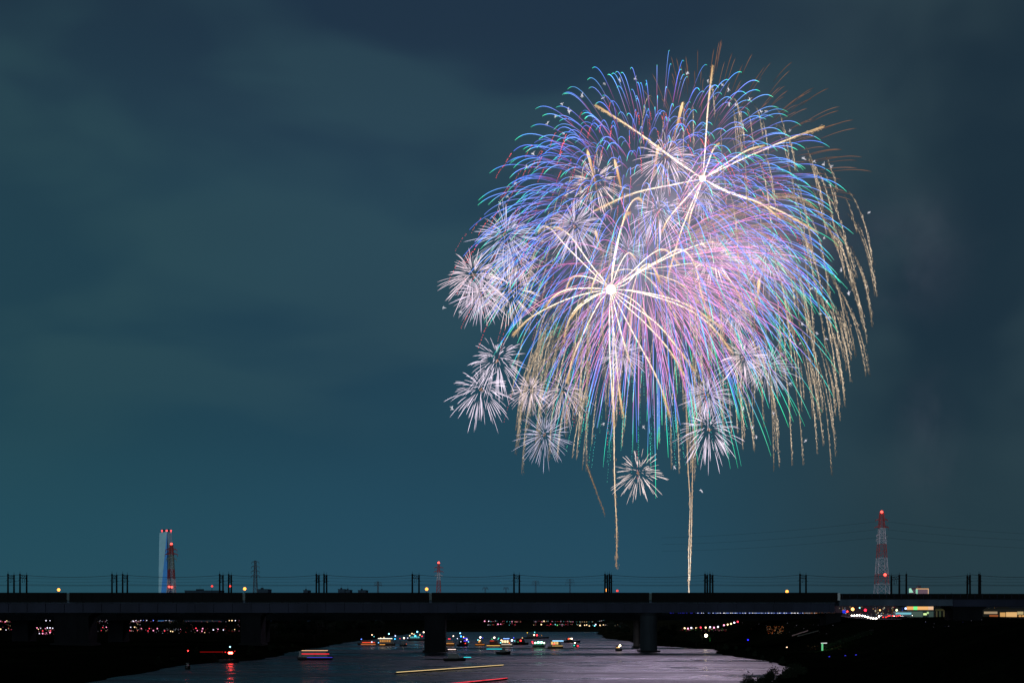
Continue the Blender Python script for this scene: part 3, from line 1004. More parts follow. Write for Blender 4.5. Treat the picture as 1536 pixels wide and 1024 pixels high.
for wlab, spots in lampspots.items():
    for px, py, cc in spots:
        Y = farY(px, py)
        p = P(px, py, Y)
        g0 = ground(p.x, Y)
        cname = {WARM: "warm", PINK: "pink", REDL: "red", WHITE: "white", BLUE: "blue", GREEN: "green", TEAL: "teal"}[cc]
        lab = "%s lamp shining %s" % (cname, wlab)
        m2 = MB()
        m2.col = lin(*cc, rnd.uniform(1.2, 2.8))
        m2.ball(p, rnd.uniform(.6, 1.05) * Y / F, 6, 5)
        m2.col = (0, 0, 0, 1)
        if p.z - g0 > .6: m2.tube([(p.x, Y, g0 - .3), (p.x, Y, p.z)], .12, 4)
        tag(m2.obj("festival_lamp", M_FAR, None, (p.x, Y, g0)), lab, "lamp", "%s lamps %s" % (cname, wlab))

# countless faint lights of stalls, windows and crowds in between
spec = []
def scatter(n_, x0, x1, y0, y1, cols, k0, k1, r0=.25, r1=.6, Yf=None):
    for _ in range(n_):
        px, py = rnd.uniform(x0, x1), rnd.uniform(y0, y1)
        Y = Yf(px, py) if Yf else farY(px, py)
        p = P(px, py, Y)
        if p.z < ground(p.x, Y): p.z = ground(p.x, Y) + .3
        spec.append((p.x, Y, p.z, rnd.uniform(r0, r1) * Y / F, lin(*rnd.choice(cols), rnd.uniform(k0, k1))))
mixd = [PINK, REDL, WHITE, WARM, (200, 90, 110), (150, 60, 60)]
scatter(30, 0, 20, 929, 945, mixd, .1, .8)
scatter(60, 42, 81, 939, 952, mixd, .1, .7)
scatter(60, 134, 164, 929, 947, mixd, .08, .5)
scatter(90, 183, 210, 929, 946, [WARM, WHITE, PINK], .1, .9)
scatter(150, 205, 360, 929, 949, mixd, .03, .35)
scatter(70, 725, 785, 930, 937, mixd + [TEAL], .1, .8)
scatter(70, 800, 862, 930, 938, mixd + [TEAL], .1, .8)
scatter(70, 864, 942, 932, 938.5, [WARM, WHITE, TEAL, WARM], .1, .8)
tag(bulbs(spec).obj("far_town_lights", M_FAR), "countless faint pink and warm lights of the far banks beneath the bridge", "far lights", kind='stuff')
# crowd with lights on the right levee slope
spec = []
def slopeY(px, py):
    lo, hi = 300.0, 900.0
    for _ in range(40):
        md = (lo + hi) / 2
        p_ = P(px, py, md)
        if p_.z > ground(p_.x, md): lo = md
        else: hi = md
    return lo
scatter(90, 1150, 1176, 938, 950, [(230, 130, 70), (200, 100, 50), WARM, (150, 70, 40)], .1, .8, .25, .55, slopeY)
scatter(60, 1020, 1090, 942, 946, [WARM, REDL, GREEN, PINK], .2, .9, .25, .6, slopeY)
scatter(30, 1110, 1250, 932, 950, [WHITE, (140, 90, 60)], .03, .25, .25, .5, slopeY)
scatter(26, 1210, 1262, 968, 974, [WARM, (200, 110, 60)], .08, .5, .25, .5, slopeY)
scatter(14, 1380, 1480, 926, 945, [(90, 90, 200), WHITE], .05, .3, .25, .5, slopeY)
tag(bulbs(spec).obj("crowd_lights", M_FAR), "scattered faint orange lights of a crowd on the dark right levee", "crowd lights", kind='stuff')

# row of lamps along the steps up the right levee
for px, py, cc in [(1027, 941.5, WARM), (1032, 942, PINK), (1037, 941, WHITE), (1044.5, 941, WARM), (1051, 940.5, REDL), (1058.5, 940.5, WARM), (1065, 940, WHITE), (1071, 940.5, PINK), (1077, 939.5, WHITE),
                   (1086, 937, PINK), (1091.5, 936, WARM), (1096.5, 934.8, WARM), (1101.5, 933.2, WHITE), (1106.5, 931.8, REDL)]:
    Y = 545
    p = P(px, py, Y)
    cname = {WARM: "warm", PINK: "pink", REDL: "red", WHITE: "white"}[cc]
    up = px > 1080
    lamp_post("lantern", "%s lantern %s right of the right river pier" % (cname, "in the rising end of the lantern row" if up else "in the level lantern row"), px, py, Y, min(p.z - .8, ground(p.x, Y)), .40, cc, 3.5,
              "%s lanterns in the %s row on the right bank" % (cname, "rising" if up else "level"))
# bright lamp with a lit green bush beside it
p = P(1059, 952.5, 500)
lamp_post("bank_lamp", "dazzling warm lamp beside the lit green bush on the right bank", 1059, 952.5, 500, ground(p.x, 500), .65, (255, 235, 190), 16)
lamp_post("bank_lamp", "lone orange lamp low on the dark right bank", 1180.5, 971, 400, ground(P(1180.5, 971, 400).x, 400) - .2, .40, (255, 200, 160), 4)
lamp_post("bank_lamp", "small blue lamp on the right bank slope", 1122, 959, 470, ground(P(1122, 959, 470).x, 470) - .2, .35, (40, 40, 255), 2)
for px, py in [(1244, 984.5), (1268, 983), (1284, 982)]:
    Yb = slopeY(px, py)
    pz = P(px, py, Yb)
    lamp_post("marker_lamp", "tiny blue marker lamp %s on the dark levee" % {1244: "below the green post", 1268: "in the middle of three", 1284: "rightmost of three"}[px], px, py, Yb, pz.z - .6, .22, (70, 70, 255), .8, "blue marker lamps on the levee")
# green lit post with a white arm
Yg = slopeY(1234, 975)
t = thing("lit_post", "green glowing post with white arm on the dark right levee", "lamp", P(1234, 975, Yg))
oo = t.location.copy()
mb = MB(); mb.col = lin(110, 220, 150, .8)
p0, p1 = P(1233.5, 975, Yg), P(1233.5, 964, Yg)
mb.tube([p0, p1], .28, 6)
mb.obj("post", M_LAMP, t, oo)
mb = MB(); mb.col = lin(220, 225, 225, 1.0)
mb.tube([p1 + Vector((-.4, 0, 0)), p1 + Vector((1.5, 0, .05))], .14, 6)
mb.obj("arm", M_LAMP, t, oo)


# ------------------------------------------------------------------ trees
def make_tree(seed, H, W_, nleaf, leaf):
    rr = random.Random(seed)
    t = thing("bank_tree", "x", "tree")
    mt = MB()
    mt.tube([(0, 0, -.3), (.1 * W_ * .1, 0, H * .3), (rr.uniform(-.3, .3), rr.uniform(-.3, .3), H * .75)], [H * .03, H * .022, H * .008], 7)
    blobs = []
    for _ in range(9):
        a = rr.uniform(0, 6.28)
        q = rr.uniform(.1, .38) * W_
        z = rr.uniform(.38, .88) * H
        blobs.append((math.cos(a) * q, math.sin(a) * q, z, rr.uniform(.14, .26) * W_))
        mt.tube([(0, 0, z * .55), (math.cos(a) * q * .5, math.sin(a) * q * .5, z * .85), (math.cos(a) * q, math.sin(a) * q, z)], [H * .012, H * .008, H * .003], 5)
    mt.obj("trunk", M_BARK, t)
    ml = MB()
    for _ in range(nleaf):
        bx_, by_, bz_, br = rr.choice(blobs)
        v = Vector((rr.gauss(0, 1), rr.gauss(0, 1), rr.gauss(0, .8))).normalized() * br * rr.uniform(.35, 1.15)
        p_ = Vector((bx_, by_, bz_)) + v
        if p_.z < .3: continue
        u = Vector((rr.gauss(0, 1), rr.gauss(0, 1), rr.gauss(0, 1))).normalized()
        w_ = u.orthogonal().normalized()
        s_ = leaf * rr.uniform(.6, 1.3)
        ml.add([p_ - u * s_, p_ + w_ * s_ * .5, p_ + u * s_, p_ - w_ * s_ * .5], [(0, 1, 2, 3)])
    ml.obj("crown", M_TREE, t)
    return t


protos = [make_tree(11, 10, 8, 1700, .42), make_tree(12, 12, 9, 1900, .45), make_tree(13, 8, 8, 1600, .4)]
used = set()
def plant(X, Y, s_, lab, group, k):
    pr = protos[k % 3]
    o_ = pr if k % 3 not in used else copy_tree(pr)
    used.add(k % 3)
    o_.location = (X, Y, ground(X, Y) - .2)
    o_.scale = (s_, s_, s_)
    o_.rotation_euler.z = rnd.uniform(0, 6.28)
    tag(o_, lab, "tree", group)
k = 0
for i in range(26):                                  # left bank wood
    Y = 540 + i * 11 + rnd.uniform(-4, 4)
    X = pl(Y, XL) - 7 - rnd.uniform(0, 10) - (i % 3) * 12
    plant(X, Y, rnd.uniform(.85, 1.15), "black tree in the dark wood on the left bank behind the bridge", "trees in the dark wood on the left bank", k); k += 1
for i in range(7):
    Y = 850 + (i % 3) * 9
    plant(P(244 + i * 4.5, 900, Y).x, Y, rnd.uniform(.75, .95), "black tree hiding the foot of the red and white pylon by the chimney", "trees at the foot of the left pylon", k); k += 1
for i in range(10):
    Y = 690 + i * 17
    X = pl(Y, XR) + 5 + rnd.uniform(0, 8)
    plant(X, Y, rnd.uniform(.55, .8), "black tree on the far right bank left of the right river pier", "trees on the far right bank", k); k += 1
for i in range(12):
    Y = 500 + i * 11
    X = pl(Y, XR) + 4 + rnd.uniform(0, 6)
    plant(X, Y, rnd.uniform(.5, .78), "black bankside tree between right river pier and lantern row", "trees right of the right river pier", k); k += 1
for i in range(9):
    Y = 300 + i * 20
    X = pl(Y, XL) - 2.5 - rnd.uniform(0, 4)
    plant(X, Y, rnd.uniform(.14, .26), "low black bush on the near left shore", "bushes along the near left shore", k); k += 1
for i in range(10):
    Y = 320 + i * 17
    X = pl(Y, XR) + 1.5 + rnd.uniform(0, 3)
    plant(X, Y, rnd.uniform(.14, .24), "low black bush on the right shore", "bushes along the right shore", k); k += 1
near = [make_tree(21, 4.6, 4.6, 2600, .16), make_tree(22, 3.6, 5.0, 2400, .16)]
for i, (px, py, Y) in enumerate([(1148, 1001, 190), (1190, 999, 205), (1128, 1010, 170)]):
    o_ = near[i] if i < 2 else copy_tree(near[0])
    p = P(px, py, Y)
    o_.location = (p.x, Y, p.z - (4.4 if i != 1 else 3.4))
    o_.rotation_euler.z = i * 2.1
    tag(o_, ["leafy black bush at the bottom, middle one against the pink water", "leafy black bush at the bottom right of the water's end", "leafy black bush at the bottom, leftmost and lowest against the water"][i], "bush", "bushes at the bottom edge")
# lit green bush beside the dazzling lamp
lb_ = make_tree(31, 3.0, 3.2, 500, .3)
p = P(1063.5, 955, 499)
lb_.location = (p.x + .8, 501, p.z - 1.6)
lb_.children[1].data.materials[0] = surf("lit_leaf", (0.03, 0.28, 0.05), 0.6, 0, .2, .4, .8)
tag(lb_, "bright green bush lit by the dazzling lamp on the right bank", "bush")
lb_.name = "lit_bush"


lamp_ = bpy.data.lights.new("lit_post_light", 'POINT')
lamp_.energy = 900
lamp_.color = (.5, 1.0, .6)
lamp_.shadow_soft_size = .3
lo_ = bpy.data.objects.new("lit_post_light", lamp_)
COL.objects.link(lo_)
lo_.location = P(1235, 962, Yg - 1.0)
verge = make_tree(33, 1.5, 2.6, 420, .2)
vm = surf("verge_leaf", (0.05, 0.12, 0.03), 0.7, 0, .2, .4, .8)
verge.children[1].data.materials[0] = vm
for i in range(14):
    px, py = 1239 + i * 5.2, 973.5 - i * 1.75
    Yv = slopeY(px, py)
    o_ = verge if i == 0 else copy_tree(verge)
    p = P(px, py, Yv)
    o_.location = (p.x, Yv, ground(p.x, Yv) - .15)
    o_.rotation_euler.z = i * 1.3
    o_.name = "verge_shrub"
    tag(o_, "low green shrub in the dim row running up right from the green post", "shrub", "dim green shrubs beside the green post")
M_STREAK = surf("lit_streak_tan", (0.24, 0.17, 0.12), .9, 0, .1, .3, .6)
for (a, b_) in [((1188, 953.5), (1212, 946)), ((1196, 954.5), (1228, 946))]:  # tan strips carry the lit streaks of the slope in their colour
    m2 = MB()
    for q in range(9):
        px, py = a[0] + (b_[0] - a[0]) * q / 8, a[1] + (b_[1] - a[1]) * q / 8
        for dpy in (-.7, .9):
            Yv = slopeY(px, py + dpy)
            p = P(px, py + dpy, Yv)
            m2.v.append((p.x, Yv, ground(p.x, Yv) + .25)); m2.c.append(m2.col)
    m2.f = [(2 * q, 2 * q + 1, 2 * q + 3, 2 * q + 2) for q in range(8)]
    tag(m2.obj("path", M_STREAK), kind='structure')

# ------------------------------------------------------------------ boats
def boat(label, px, py, wpx, hullc=(30, 30, 34), cabin=None, strips=(), lamps=(), rz=0.0, group="boats on the river", name="boat", wins=None, beam=None, hull_h=1.0, roofc=None):
    """px centre, py waterline row, wpx length; cabin (x0,x1,height m) in fractions; strips (dx0,dx1,py,colour,k); lamps (dx,py,colour,r px,k)"""
    Y = WY(py)
    m_px = Y / F
    L = wpx * m_px
    B = beam or max(1.2, L * .16)
    X = (px - 768) * m_px
    t = thing(name, label, "boat", (X, Y, 0), group, rz)
    m2 = MB(); m2.col = lin(*hullc)
    ns = 13
    vs, fs = [], []
    for i in range(ns):
        u = i / (ns - 1)
        bb = B * (1 - max(0, (u - .55) / .45) ** 2.2) * (.82 + .18 * min(1, u / .2)) + .02
        h_ = hull_h * (.85 + .5 * max(0, u - .5) ** 1.6 * 2 + .12 * (1 - u) ** 3)
        xx = (u - .5) * L
        vs += [(xx, -bb, h_), (xx - .04 * L * (u - .5), -bb * .86, .25), (xx - .08 * L * (u - .5), -bb * .5, -.4), (xx - .08 * L * (u - .5), bb * .5, -.4), (xx - .04 * L * (u - .5), bb * .86, .25), (xx, bb, h_)]
    for i in range(ns - 1):
        for q in range(5):
            fs.append((i * 6 + q, i * 6 + q + 1, (i + 1) * 6 + q + 1, (i + 1) * 6 + q))
        fs.append((i * 6 + 5, i * 6, (i + 1) * 6, (i + 1) * 6 + 5))
    fs += [tuple(range(6))[::-1], tuple((ns - 1) * 6 + q for q in range(6))]
    m2.add(vs, fs)
    m2.obj("hull", M_HULL, t)
    deck = hull_h * .85
    ctop = deck
    if cabin:
        c0, c1, ch = cabin
        x0, x1 = (c0 - .5) * L, (c1 - .5) * L
        w2 = B * .72
        m2 = MB(); m2.col = lin(*[min(255, q * 1.1 + 2) for q in hullc])
        ctop = deck + ch
        m2.add([(x0, -w2, deck), (x1, -w2, deck), (x1, w2, deck), (x0, w2, deck), (x0 + .1, -w2 * .92, ctop), (x1 - ch * .4, -w2 * .92, ctop), (x1 - ch * .4, w2 * .92, ctop), (x0 + .1, w2 * .92, ctop)],
               [(0, 3, 2, 1), (4, 5, 6, 7), (0, 1, 5, 4), (1, 2, 6, 5), (2, 3, 7, 6), (3, 0, 4, 7)])
        m2.obj("cabin", M_HULL, t)
        m2 = MB(); m2.col = lin(*(roofc or hullc))
        m2.box(x0 - .15, x1 - ch * .4 + .3, -w2 * 1.02, w2 * 1.02, ctop + .002, ctop + .12)
        m2.obj("roof", M_HULL, t)
        if wins:
            wc, wk = wins
            nw = max(2, int((x1 - x0) / 1.3))
            for sgn in (-1, 1):
                for q in range(nw):
                    a = x0 + .25 + (x1 - x0 - ch * .5 - .4) * q / nw
                    b2 = a + (x1 - x0 - ch * .5 - .4) / nw * .78
                    m3 = MB(); m3.col = lin(*wc, wk)
                    yy = sgn * w2
                    m3.box(a, b2, min(yy, yy * .955) - (.03 if sgn < 0 else 0), max(yy, yy * .955) + (.03 if sgn > 0 else 0), deck + ch * .38, deck + ch * .82)
                    m3.obj("window", M_LAMP, t)
    else:
        m2 = MB(); m2.col = lin(18, 18, 20)
        for q in (.25, .45, .62):
            xx = (q - .5) * L
            m2.box(xx, xx + .35, -B * .6, B * .6, deck + .002, deck + .2)
        m2.obj("bench", M_HULL, t)
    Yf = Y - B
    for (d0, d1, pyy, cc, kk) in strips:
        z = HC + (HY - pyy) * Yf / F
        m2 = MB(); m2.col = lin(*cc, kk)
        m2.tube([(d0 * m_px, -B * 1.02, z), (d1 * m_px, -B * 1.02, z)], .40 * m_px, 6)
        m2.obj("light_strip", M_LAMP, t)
        if z > ctop + .2 or abs(d0 * m_px) > L * .5 or abs(d1 * m_px) > L * .5 or not cabin:
            m2 = MB()
            for q in (d0, (d0 + d1) / 2, d1):
                xx = max(-L * .49, min(L * .49, q * m_px))
                m2.bar((xx, -B * .8, deck * .6), (q * m_px, -B * 1.0, z), .05)
            m2.obj("rail", M_BLACK, t)
    for (ddx, pyy, cc, rp, kk) in lamps:
        z = HC + (HY - pyy) * Y / F
        xx = ddx * m_px
        m2 = MB(); m2.col = lin(*cc, kk)
        yl = -B * 1.04 - rp * m_px if (z < ctop + .3 and cabin) else 0.0
        m2.ball((xx, yl, z), rp * m_px * .82, 8, 6)
        lo = m2.obj("lamp", M_LAMP, t)
        m2 = MB()
        xb = max(-L * .47, min(L * .47, xx))
        zb0 = deck if z > deck else -.1
        m2.bar((xb, yl * .9, zb0), (xx, yl, z), .05)
        m2.obj("mast", M_BLACK, lo)
    return t


AMB = (255, 175, 90)
boat("low pleasure boat with red orange strip and blue lamp, leftmost of the moored boats", 551, 966.5, 29, (70, 40, 30), (.2, .85, 1.5), [(-7, 12, 962.8, (255, 80, 50), 1.6), (-9, 13, 965.4, (255, 150, 90), .8)],
     [(-9, 958, (90, 130, 255), .9, 4), (7, 951.5, (255, 220, 180), .9, 4), (10, 954, TEAL, .7, 2), (7.5, 962, WHITE, 1.4, 1.4)])
boat("long boat with white lit roof edge and blue white mast lamp, second from the left", 580, 967.5, 27, (60, 45, 35), (.1, .9, 2.4), [(-12.5, 9, 957, (240, 235, 215), 2.2), (-10, -2, 966, AMB, 1.0)],
     [(3.5, 950, (140, 225, 255), 1.2, 6), (13, 953, (190, 200, 255), 1.0, 4), (13, 957.5, (60, 190, 255), 1.1, 4), (-4, 955.5, WARM, .8, 3), (-9, 956, WARM, .7, 3), (-11.5, 963, (120, 190, 255), .9, 3)], wins=(AMB, .5))
boat("small dark boat with one white lamp left of the left river pier", 605, 968.5, 11, (22, 22, 26), (.25, .8, 1.6), [], [(1, 956.3, (255, 235, 200), 1.2, 6), (-5, 957, REDL, .7, 2.5), (5, 965, (255, 110, 60), .7, 1.5)])
boat("boat hung with teal and warm lamp strings just left of the left river pier", 624, 960.5, 26, (30, 34, 38), (.15, .85, 2.2), [],
     [(-9, 952.5, WARM, .9, 4), (-6, 949.5, WARM, .9, 4), (-3, 950.5, WARM, .8, 3), (2, 947, (130, 225, 255), 1.2, 7), (-.5, 953, (70, 205, 255), 1.4, 6), (6, 951.5, (255, 200, 130), 1.0, 3), (9.5, 953.5, REDL, 1.1, 3), (11.5, 947.5, (255, 225, 200), 1.3, 4),
      (-12, 956, WHITE, .8, 2), (-17, 957, REDL, .8, 3), (-1, 961.5, (40, 235, 220), .9, 2.2), (9, 961.5, (40, 235, 220), .9, 2.2)], wins=(TEAL, .6))
boat("low amber lit boat just right of the left river pier", 675, 967.5, 15, (120, 80, 40), (.2, .8, 1.3), [(-6, 6, 964.5, AMB, .9)], [(5, 953.3, (255, 225, 205), 1.0, 5), (0, 957.5, REDL, .8, 3), (-2, 957.5, REDL, .8, 3), (11, 957, WHITE, .7, 3)])
boat("dark hulled boat with blue and violet lamp strings", 694, 968.5, 18, (20, 20, 24), (.2, .75, 2.0), [(-1, 6, 956.5, (80, 60, 255), 2.4), (0, 8, 960.5, (90, 60, 255), 2.0)],
     [(-4.2, 949, (140, 215, 255), 1.1, 6), (-2.8, 953.7, (50, 140, 255), 1.4, 7), (1.5, 954.7, WARM, 1.0, 3), (7, 958.5, (255, 240, 215), 1.3, 4), (7.5, 962, TEAL, .9, 2.5), (2, 964.2, (255, 60, 40), .9, 3), (-5.5, 961.5, WHITE, .8, 1.5)], rz=R_(30))
boat("amber decked boat with one tall white lamp", 720, 968, 16, (130, 85, 35), (.3, .75, 2.2), [(-7, 7, 966, (220, 130, 60), .8)], [(.5, 955.2, (255, 240, 230), 1.4, 7), (-3, 959, TEAL, 1.0, 3), (0, 960, WARM, 1.0, 2.5), (4, 956, (80, 70, 255), .7, 2)], wins=(AMB, .9))
boat("red brown boat with white lamp and long amber waterline light", 741, 968.5, 23, (90, 40, 24), (.2, .8, 1.8), [(-11, 16, 967.6, (255, 205, 110), 1.1), (-6, 0, 960.5, (255, 70, 40), 1.0)], [(.5, 955.6, (255, 235, 215), 1.5, 6), (-3, 957.8, GREEN, .7, 2), (7, 956.5, (60, 220, 180), 1.0, 1.6), (6, 958, TEAL, .8, 1.6)])
boat("white cruiser with blue white roof strip and bright windows", 760, 969, 20, (110, 100, 90), (.1, .9, 2.6), [(-5, 4, 957, (110, 150, 255), 4.0), (-8, 8, 966, (235, 220, 200), 1.0)],
     [(-8, 959.5, WARM, 1.2, 4), (8, 959.5, (225, 240, 255), 1.7, 5), (-9, 963, TEAL, 1.2, 2.2), (4, 963.7, (255, 120, 50), 1.0, 2), (10.5, 955.8, (70, 80, 255), .8, 3), (12, 960.3, TEAL, .8, 2)], wins=((255, 225, 170), 1.6))
boat("black boat with one red lamp in the middle of the moored boats", 781, 966, 24, (14, 14, 16), (.2, .8, 2.2), [], [(0, 960, (255, 50, 50), 1.6, 4), (2.5, 956, WARM, .9, 1.5), (-4, 962, GREEN, .5, 1.5)])
boat("dark far boat with one white and one red lamp, farthest of the moored boats", 803, 957, 42, (8, 9, 10), (.2, .6, 2.0), [], [(-2, 951.5, (255, 235, 200), 1.3, 4), (2.2, 951.8, (255, 50, 60), 1.6, 4), (-12, 948.3, (255, 200, 60), .8, 2), (-1, 947.7, TEAL, 1.0, 2), (9, 952.3, (255, 160, 60), .6, 1.5)], beam=4)
boat("boat with four big green white lamps in a row and a red one", 808, 970.5, 19, (18, 34, 28), (.1, .95, 1.9), [], [(-5, 963.3, (190, 255, 215), 1.5, 6), (-.5, 962.6, (170, 255, 215), 1.9, 8), (4, 962.6, (170, 255, 215), 1.9, 8), (8, 963.5, (200, 255, 190), 1.4, 5),
     (-9.5, 961.8, (255, 50, 70), 1.3, 4), (-9, 964, (255, 90, 90), 1.1, 3)], wins=((90, 220, 170), .8))
boat("yellow lit boat with pale blue roof strip and red lamp", 833, 972, 24, (56, 48, 34), (.2, .92, 2.7), [(-4.5, 12, 960.5, (150, 215, 255), 3.0), (-5, 11, 968, (255, 205, 120), .8)], [(-2.5, 965, (255, 50, 60), 1.3, 4), (-1, 965.5, (255, 90, 60), .8, 2)], wins=((255, 205, 125), 1.0))
boat("flat dark boat with red and white lamps side by side", 858, 963, 25, (12, 13, 16), (.15, .55, 1.1), [], [(-5.3, 957.4, (255, 70, 40), 1.2, 4), (-.5, 957, (255, 225, 200), 1.3, 5), (-2.8, 957, WARM, 1.0, 4)])
boat("tiny boat with white, teal and red lamps", 864, 970, 9, (16, 18, 20), (.3, .8, 1.4), [], [(-2, 963.3, (255, 240, 220), 1.1, 5), (-3, 967.3, (40, 220, 190), 1.0, 2.5), (2.2, 967.8, (255, 50, 60), 1.4, 3.5)])
boat("small boat with dazzling warm lamp left of the right river pier", 928, 976, 10.5, (24, 22, 20), (.1, .5, 1.5), [(-4, 1, 970.5, (255, 190, 110), 1.6)], [(1.5, 967.3, (255, 235, 190), 1.6, 9), (0, 969, (255, 225, 170), 1.2, 4)])
boat("dark motor boat with teal strip at its right end, nearest the left river pier", 682, 990.5, 34, (3, 3, 4), (.2, .72, 1.3), [(14, 25, 985, (50, 215, 225), 1.8)], [], beam=1.6)
boat("dark motor boat with long teal strip at its left, below the amber waterline boat", 755, 980.5, 22, (3, 3, 4), (.25, .7, 1.6), [(-25, -2, 972.6, (40, 205, 215), 1.6)], [], beam=1.5)
boat("low dark skiff with one short pinkish white strip near the left river pier", 678, 975, 16, (12, 13, 16), None, [(-6, 6, 973.2, (255, 225, 215), 2.0)], [], hull_h=.5)
boat("houseboat with cream, red and blue rows of lights on the left", 473, 989, 54, (12, 12, 15), (.06, .86, 1.9), [(-19, 20, 975, (255, 190, 140), 1.4), (-19, 22, 980, (255, 40, 50), 1.8), (-11, 27, 985.3, (80, 70, 220), .9)], [], beam=1.7)
boat("long slanting pale yellow light trail of a moving boat, on an added dark hull", 678, 1004, 285, (6, 7, 8), None, [(-139, 139, 1001.6, (255, 220, 150), 1.1)], [], rz=R_(58), hull_h=.3, beam=.6)  # glowing strip stands for a moving boat's light trail; the hull is added
boat("slanting red light trail at the bottom edge, on an added dark hull", 712, 1023.5, 200, (6, 7, 8), None, [(-98, 90, 1020.6, (255, 50, 60), 1.6)], [], rz=R_(60), hull_h=.3, beam=.6)  # likewise a boat's red light trail, carried by an added hull
boat("work boat with dazzling red lamps and a blue white masthead lamp at the left shore", 344, 993, 30, (5, 5, 5), None, [(-42, -8, 977, (200, 20, 20), .5)],
     [(.2, 978.6, (255, 60, 50), 2.3, 34), (3.2, 978.6, (255, 60, 50), 2.3, 34), (-6, 977.3, (255, 40, 40), .8, 3), (-10, 977, (255, 30, 30), .7, 1.5), (8, 976, (255, 40, 40), .7, 2), (1, 969.5, (150, 220, 255), 1.3, 5)], rz=R_(5))
boat("small buoy boat with single red lamp left of the dazzling red one", 282, 1003, 7, (14, 12, 12), (.3, .7, .7), [], [(0, 975.5, (255, 40, 40), 1.1, 14)], beam=.8)


# ------------------------------------------------------------------ fireworks
FY = 900.0
MP = FY / F                                          # metres per photo pixel at the fireworks
def fp(px, py, dy=0.0):
    p_ = P(px, py, FY)
    return Vector((p_.x, FY + dy, p_.z))


def stops(tab, u):
    if u <= tab[0][0]: return tab[0][1]
    for (a, ca), (b_, cb) in zip(tab, tab[1:]):
        if u <= b_:
            f_ = (u - a) / max(1e-6, b_ - a)
            return tuple(ca[i] + (cb[i] - ca[i]) * f_ for i in range(3)) + (1,)
    return tab[-1][1]


def sph(n_, rr, jit=.35):
    out = []
    for i in range(n_):
        z = 1 - 2 * (i + .5) / n_
        a = i * 2.399963
        q = math.sqrt(max(0, 1 - z * z))
        v = Vector((q * math.cos(a), q * math.sin(a), z)) + Vector((rr.gauss(0, 1), rr.gauss(0, 1), rr.gauss(0, 1))) * jit * 1.6 / math.sqrt(n_)
        out.append(v.normalized())
    rr.shuffle(out)
    return out


def traj(d, Rm, D, t, k):
    s_ = (1 - math.exp(-k * t)) / (1 - math.exp(-k))
    return d * Rm * s_ - Vector((0, 0, D * t * t))


def trail(mb_, d, Rm, D, t0, t1, k, tab, rad, n_=14, dots=None, rr=rnd, fuzz=0):
    """one star's path as a glowing tube; dots=(from fraction, spacing): a strobing tail of beads"""
    pts, cols, rads = [], [], []
    for i in range(n_ + 1):
        u = i / n_
        if dots and u > dots[0] + .001: break
        pts.append(traj(d, Rm, D, t0 + (t1 - t0) * u, k))
        cols.append(stops(tab, u))
        e = min(1, (u + .02) / .14)
        rads.append(rad * (.35 + .65 * e) * (1 if dots else min(1, .3 + (1 - u) / .22)))
    if len(pts) > 1: mb_.tube(pts, rads, 4, cols)
    if dots:
        nd = int((1 - dots[0]) / dots[1])
        for i in range(nd):
            u = dots[0] + (i + rr.uniform(.2, .8)) * dots[1]
            t_ = t0 + (t1 - t0) * u
            p_ = traj(d, Rm, D, t_, k)
            q_ = traj(d, Rm, D, t_ + .01, k)
            mb_.spark(p_ + Vector((rr.gauss(0, .15), 0, rr.gauss(0, .15))), q_ - p_, rad * rr.uniform(1.6, 3.0), rad * rr.uniform(.8, 1.15), stops(tab, u))


def finish(t, items, part):
    """items: (size, MB). The hundred largest trails are parts of their own, the rest one mass."""
    items.sort(key=lambda q: -q[0])
    for _, m2 in items[:100]:
        m2.obj(part, M_FIRE, t)
    if len(items) > 100:
        allm = MB()
        for _, m2 in items[100:]:
            allm.add(m2.v, m2.f, m2.c)
        tag(allm.obj("small_" + part, M_FIRE, t), kind='stuff')


def shell(label, px, py, Rpx, Dpx, n_, t0, t1, k, tab, rad, keep=lambda d, r: True, dots=None, seed=1, dotp=1.0, vr=.13, vary=1.0):
    rr = random.Random(seed)
    t = thing("firework_shell", label, "firework", fp(px, py))
    items = []
    for d in sph(n_, rr):
        if not keep(d, rr): continue
        m2 = MB()
        q = min(1.03, 1.02 - abs(rr.gauss(0, vr)))
        use = dots if dots and rr.random() < dotp else None
        tt1 = t1 * rr.uniform(.94, 1.03)
        gain = rr.uniform(.65, 1.25)
        mul = tuple(gain * (1 + vary * rr.uniform(a_, b_)) for a_, b_ in ((-.25, .35), (-.12, .35), (-.12, .08)))
        pale = rr.random() ** 3 * .12 * gain * vary
        tb = [(a, tuple(c_[x_] * mul[x_] + pale for x_ in range(3)) + (1,)) for a, c_ in tab]
        trail(m2, d, Rpx * MP * q, Dpx * MP, t0 * rr.uniform(.85, 1.2), tt1, k, tb, rad * rr.uniform(.8, 1.2), dots=use, rr=rr)
        ln = (Vector(m2.v[0]) - Vector(m2.v[-1])).length
        items.append((ln, m2))
    finish(t, items, "star_trail")
    return t


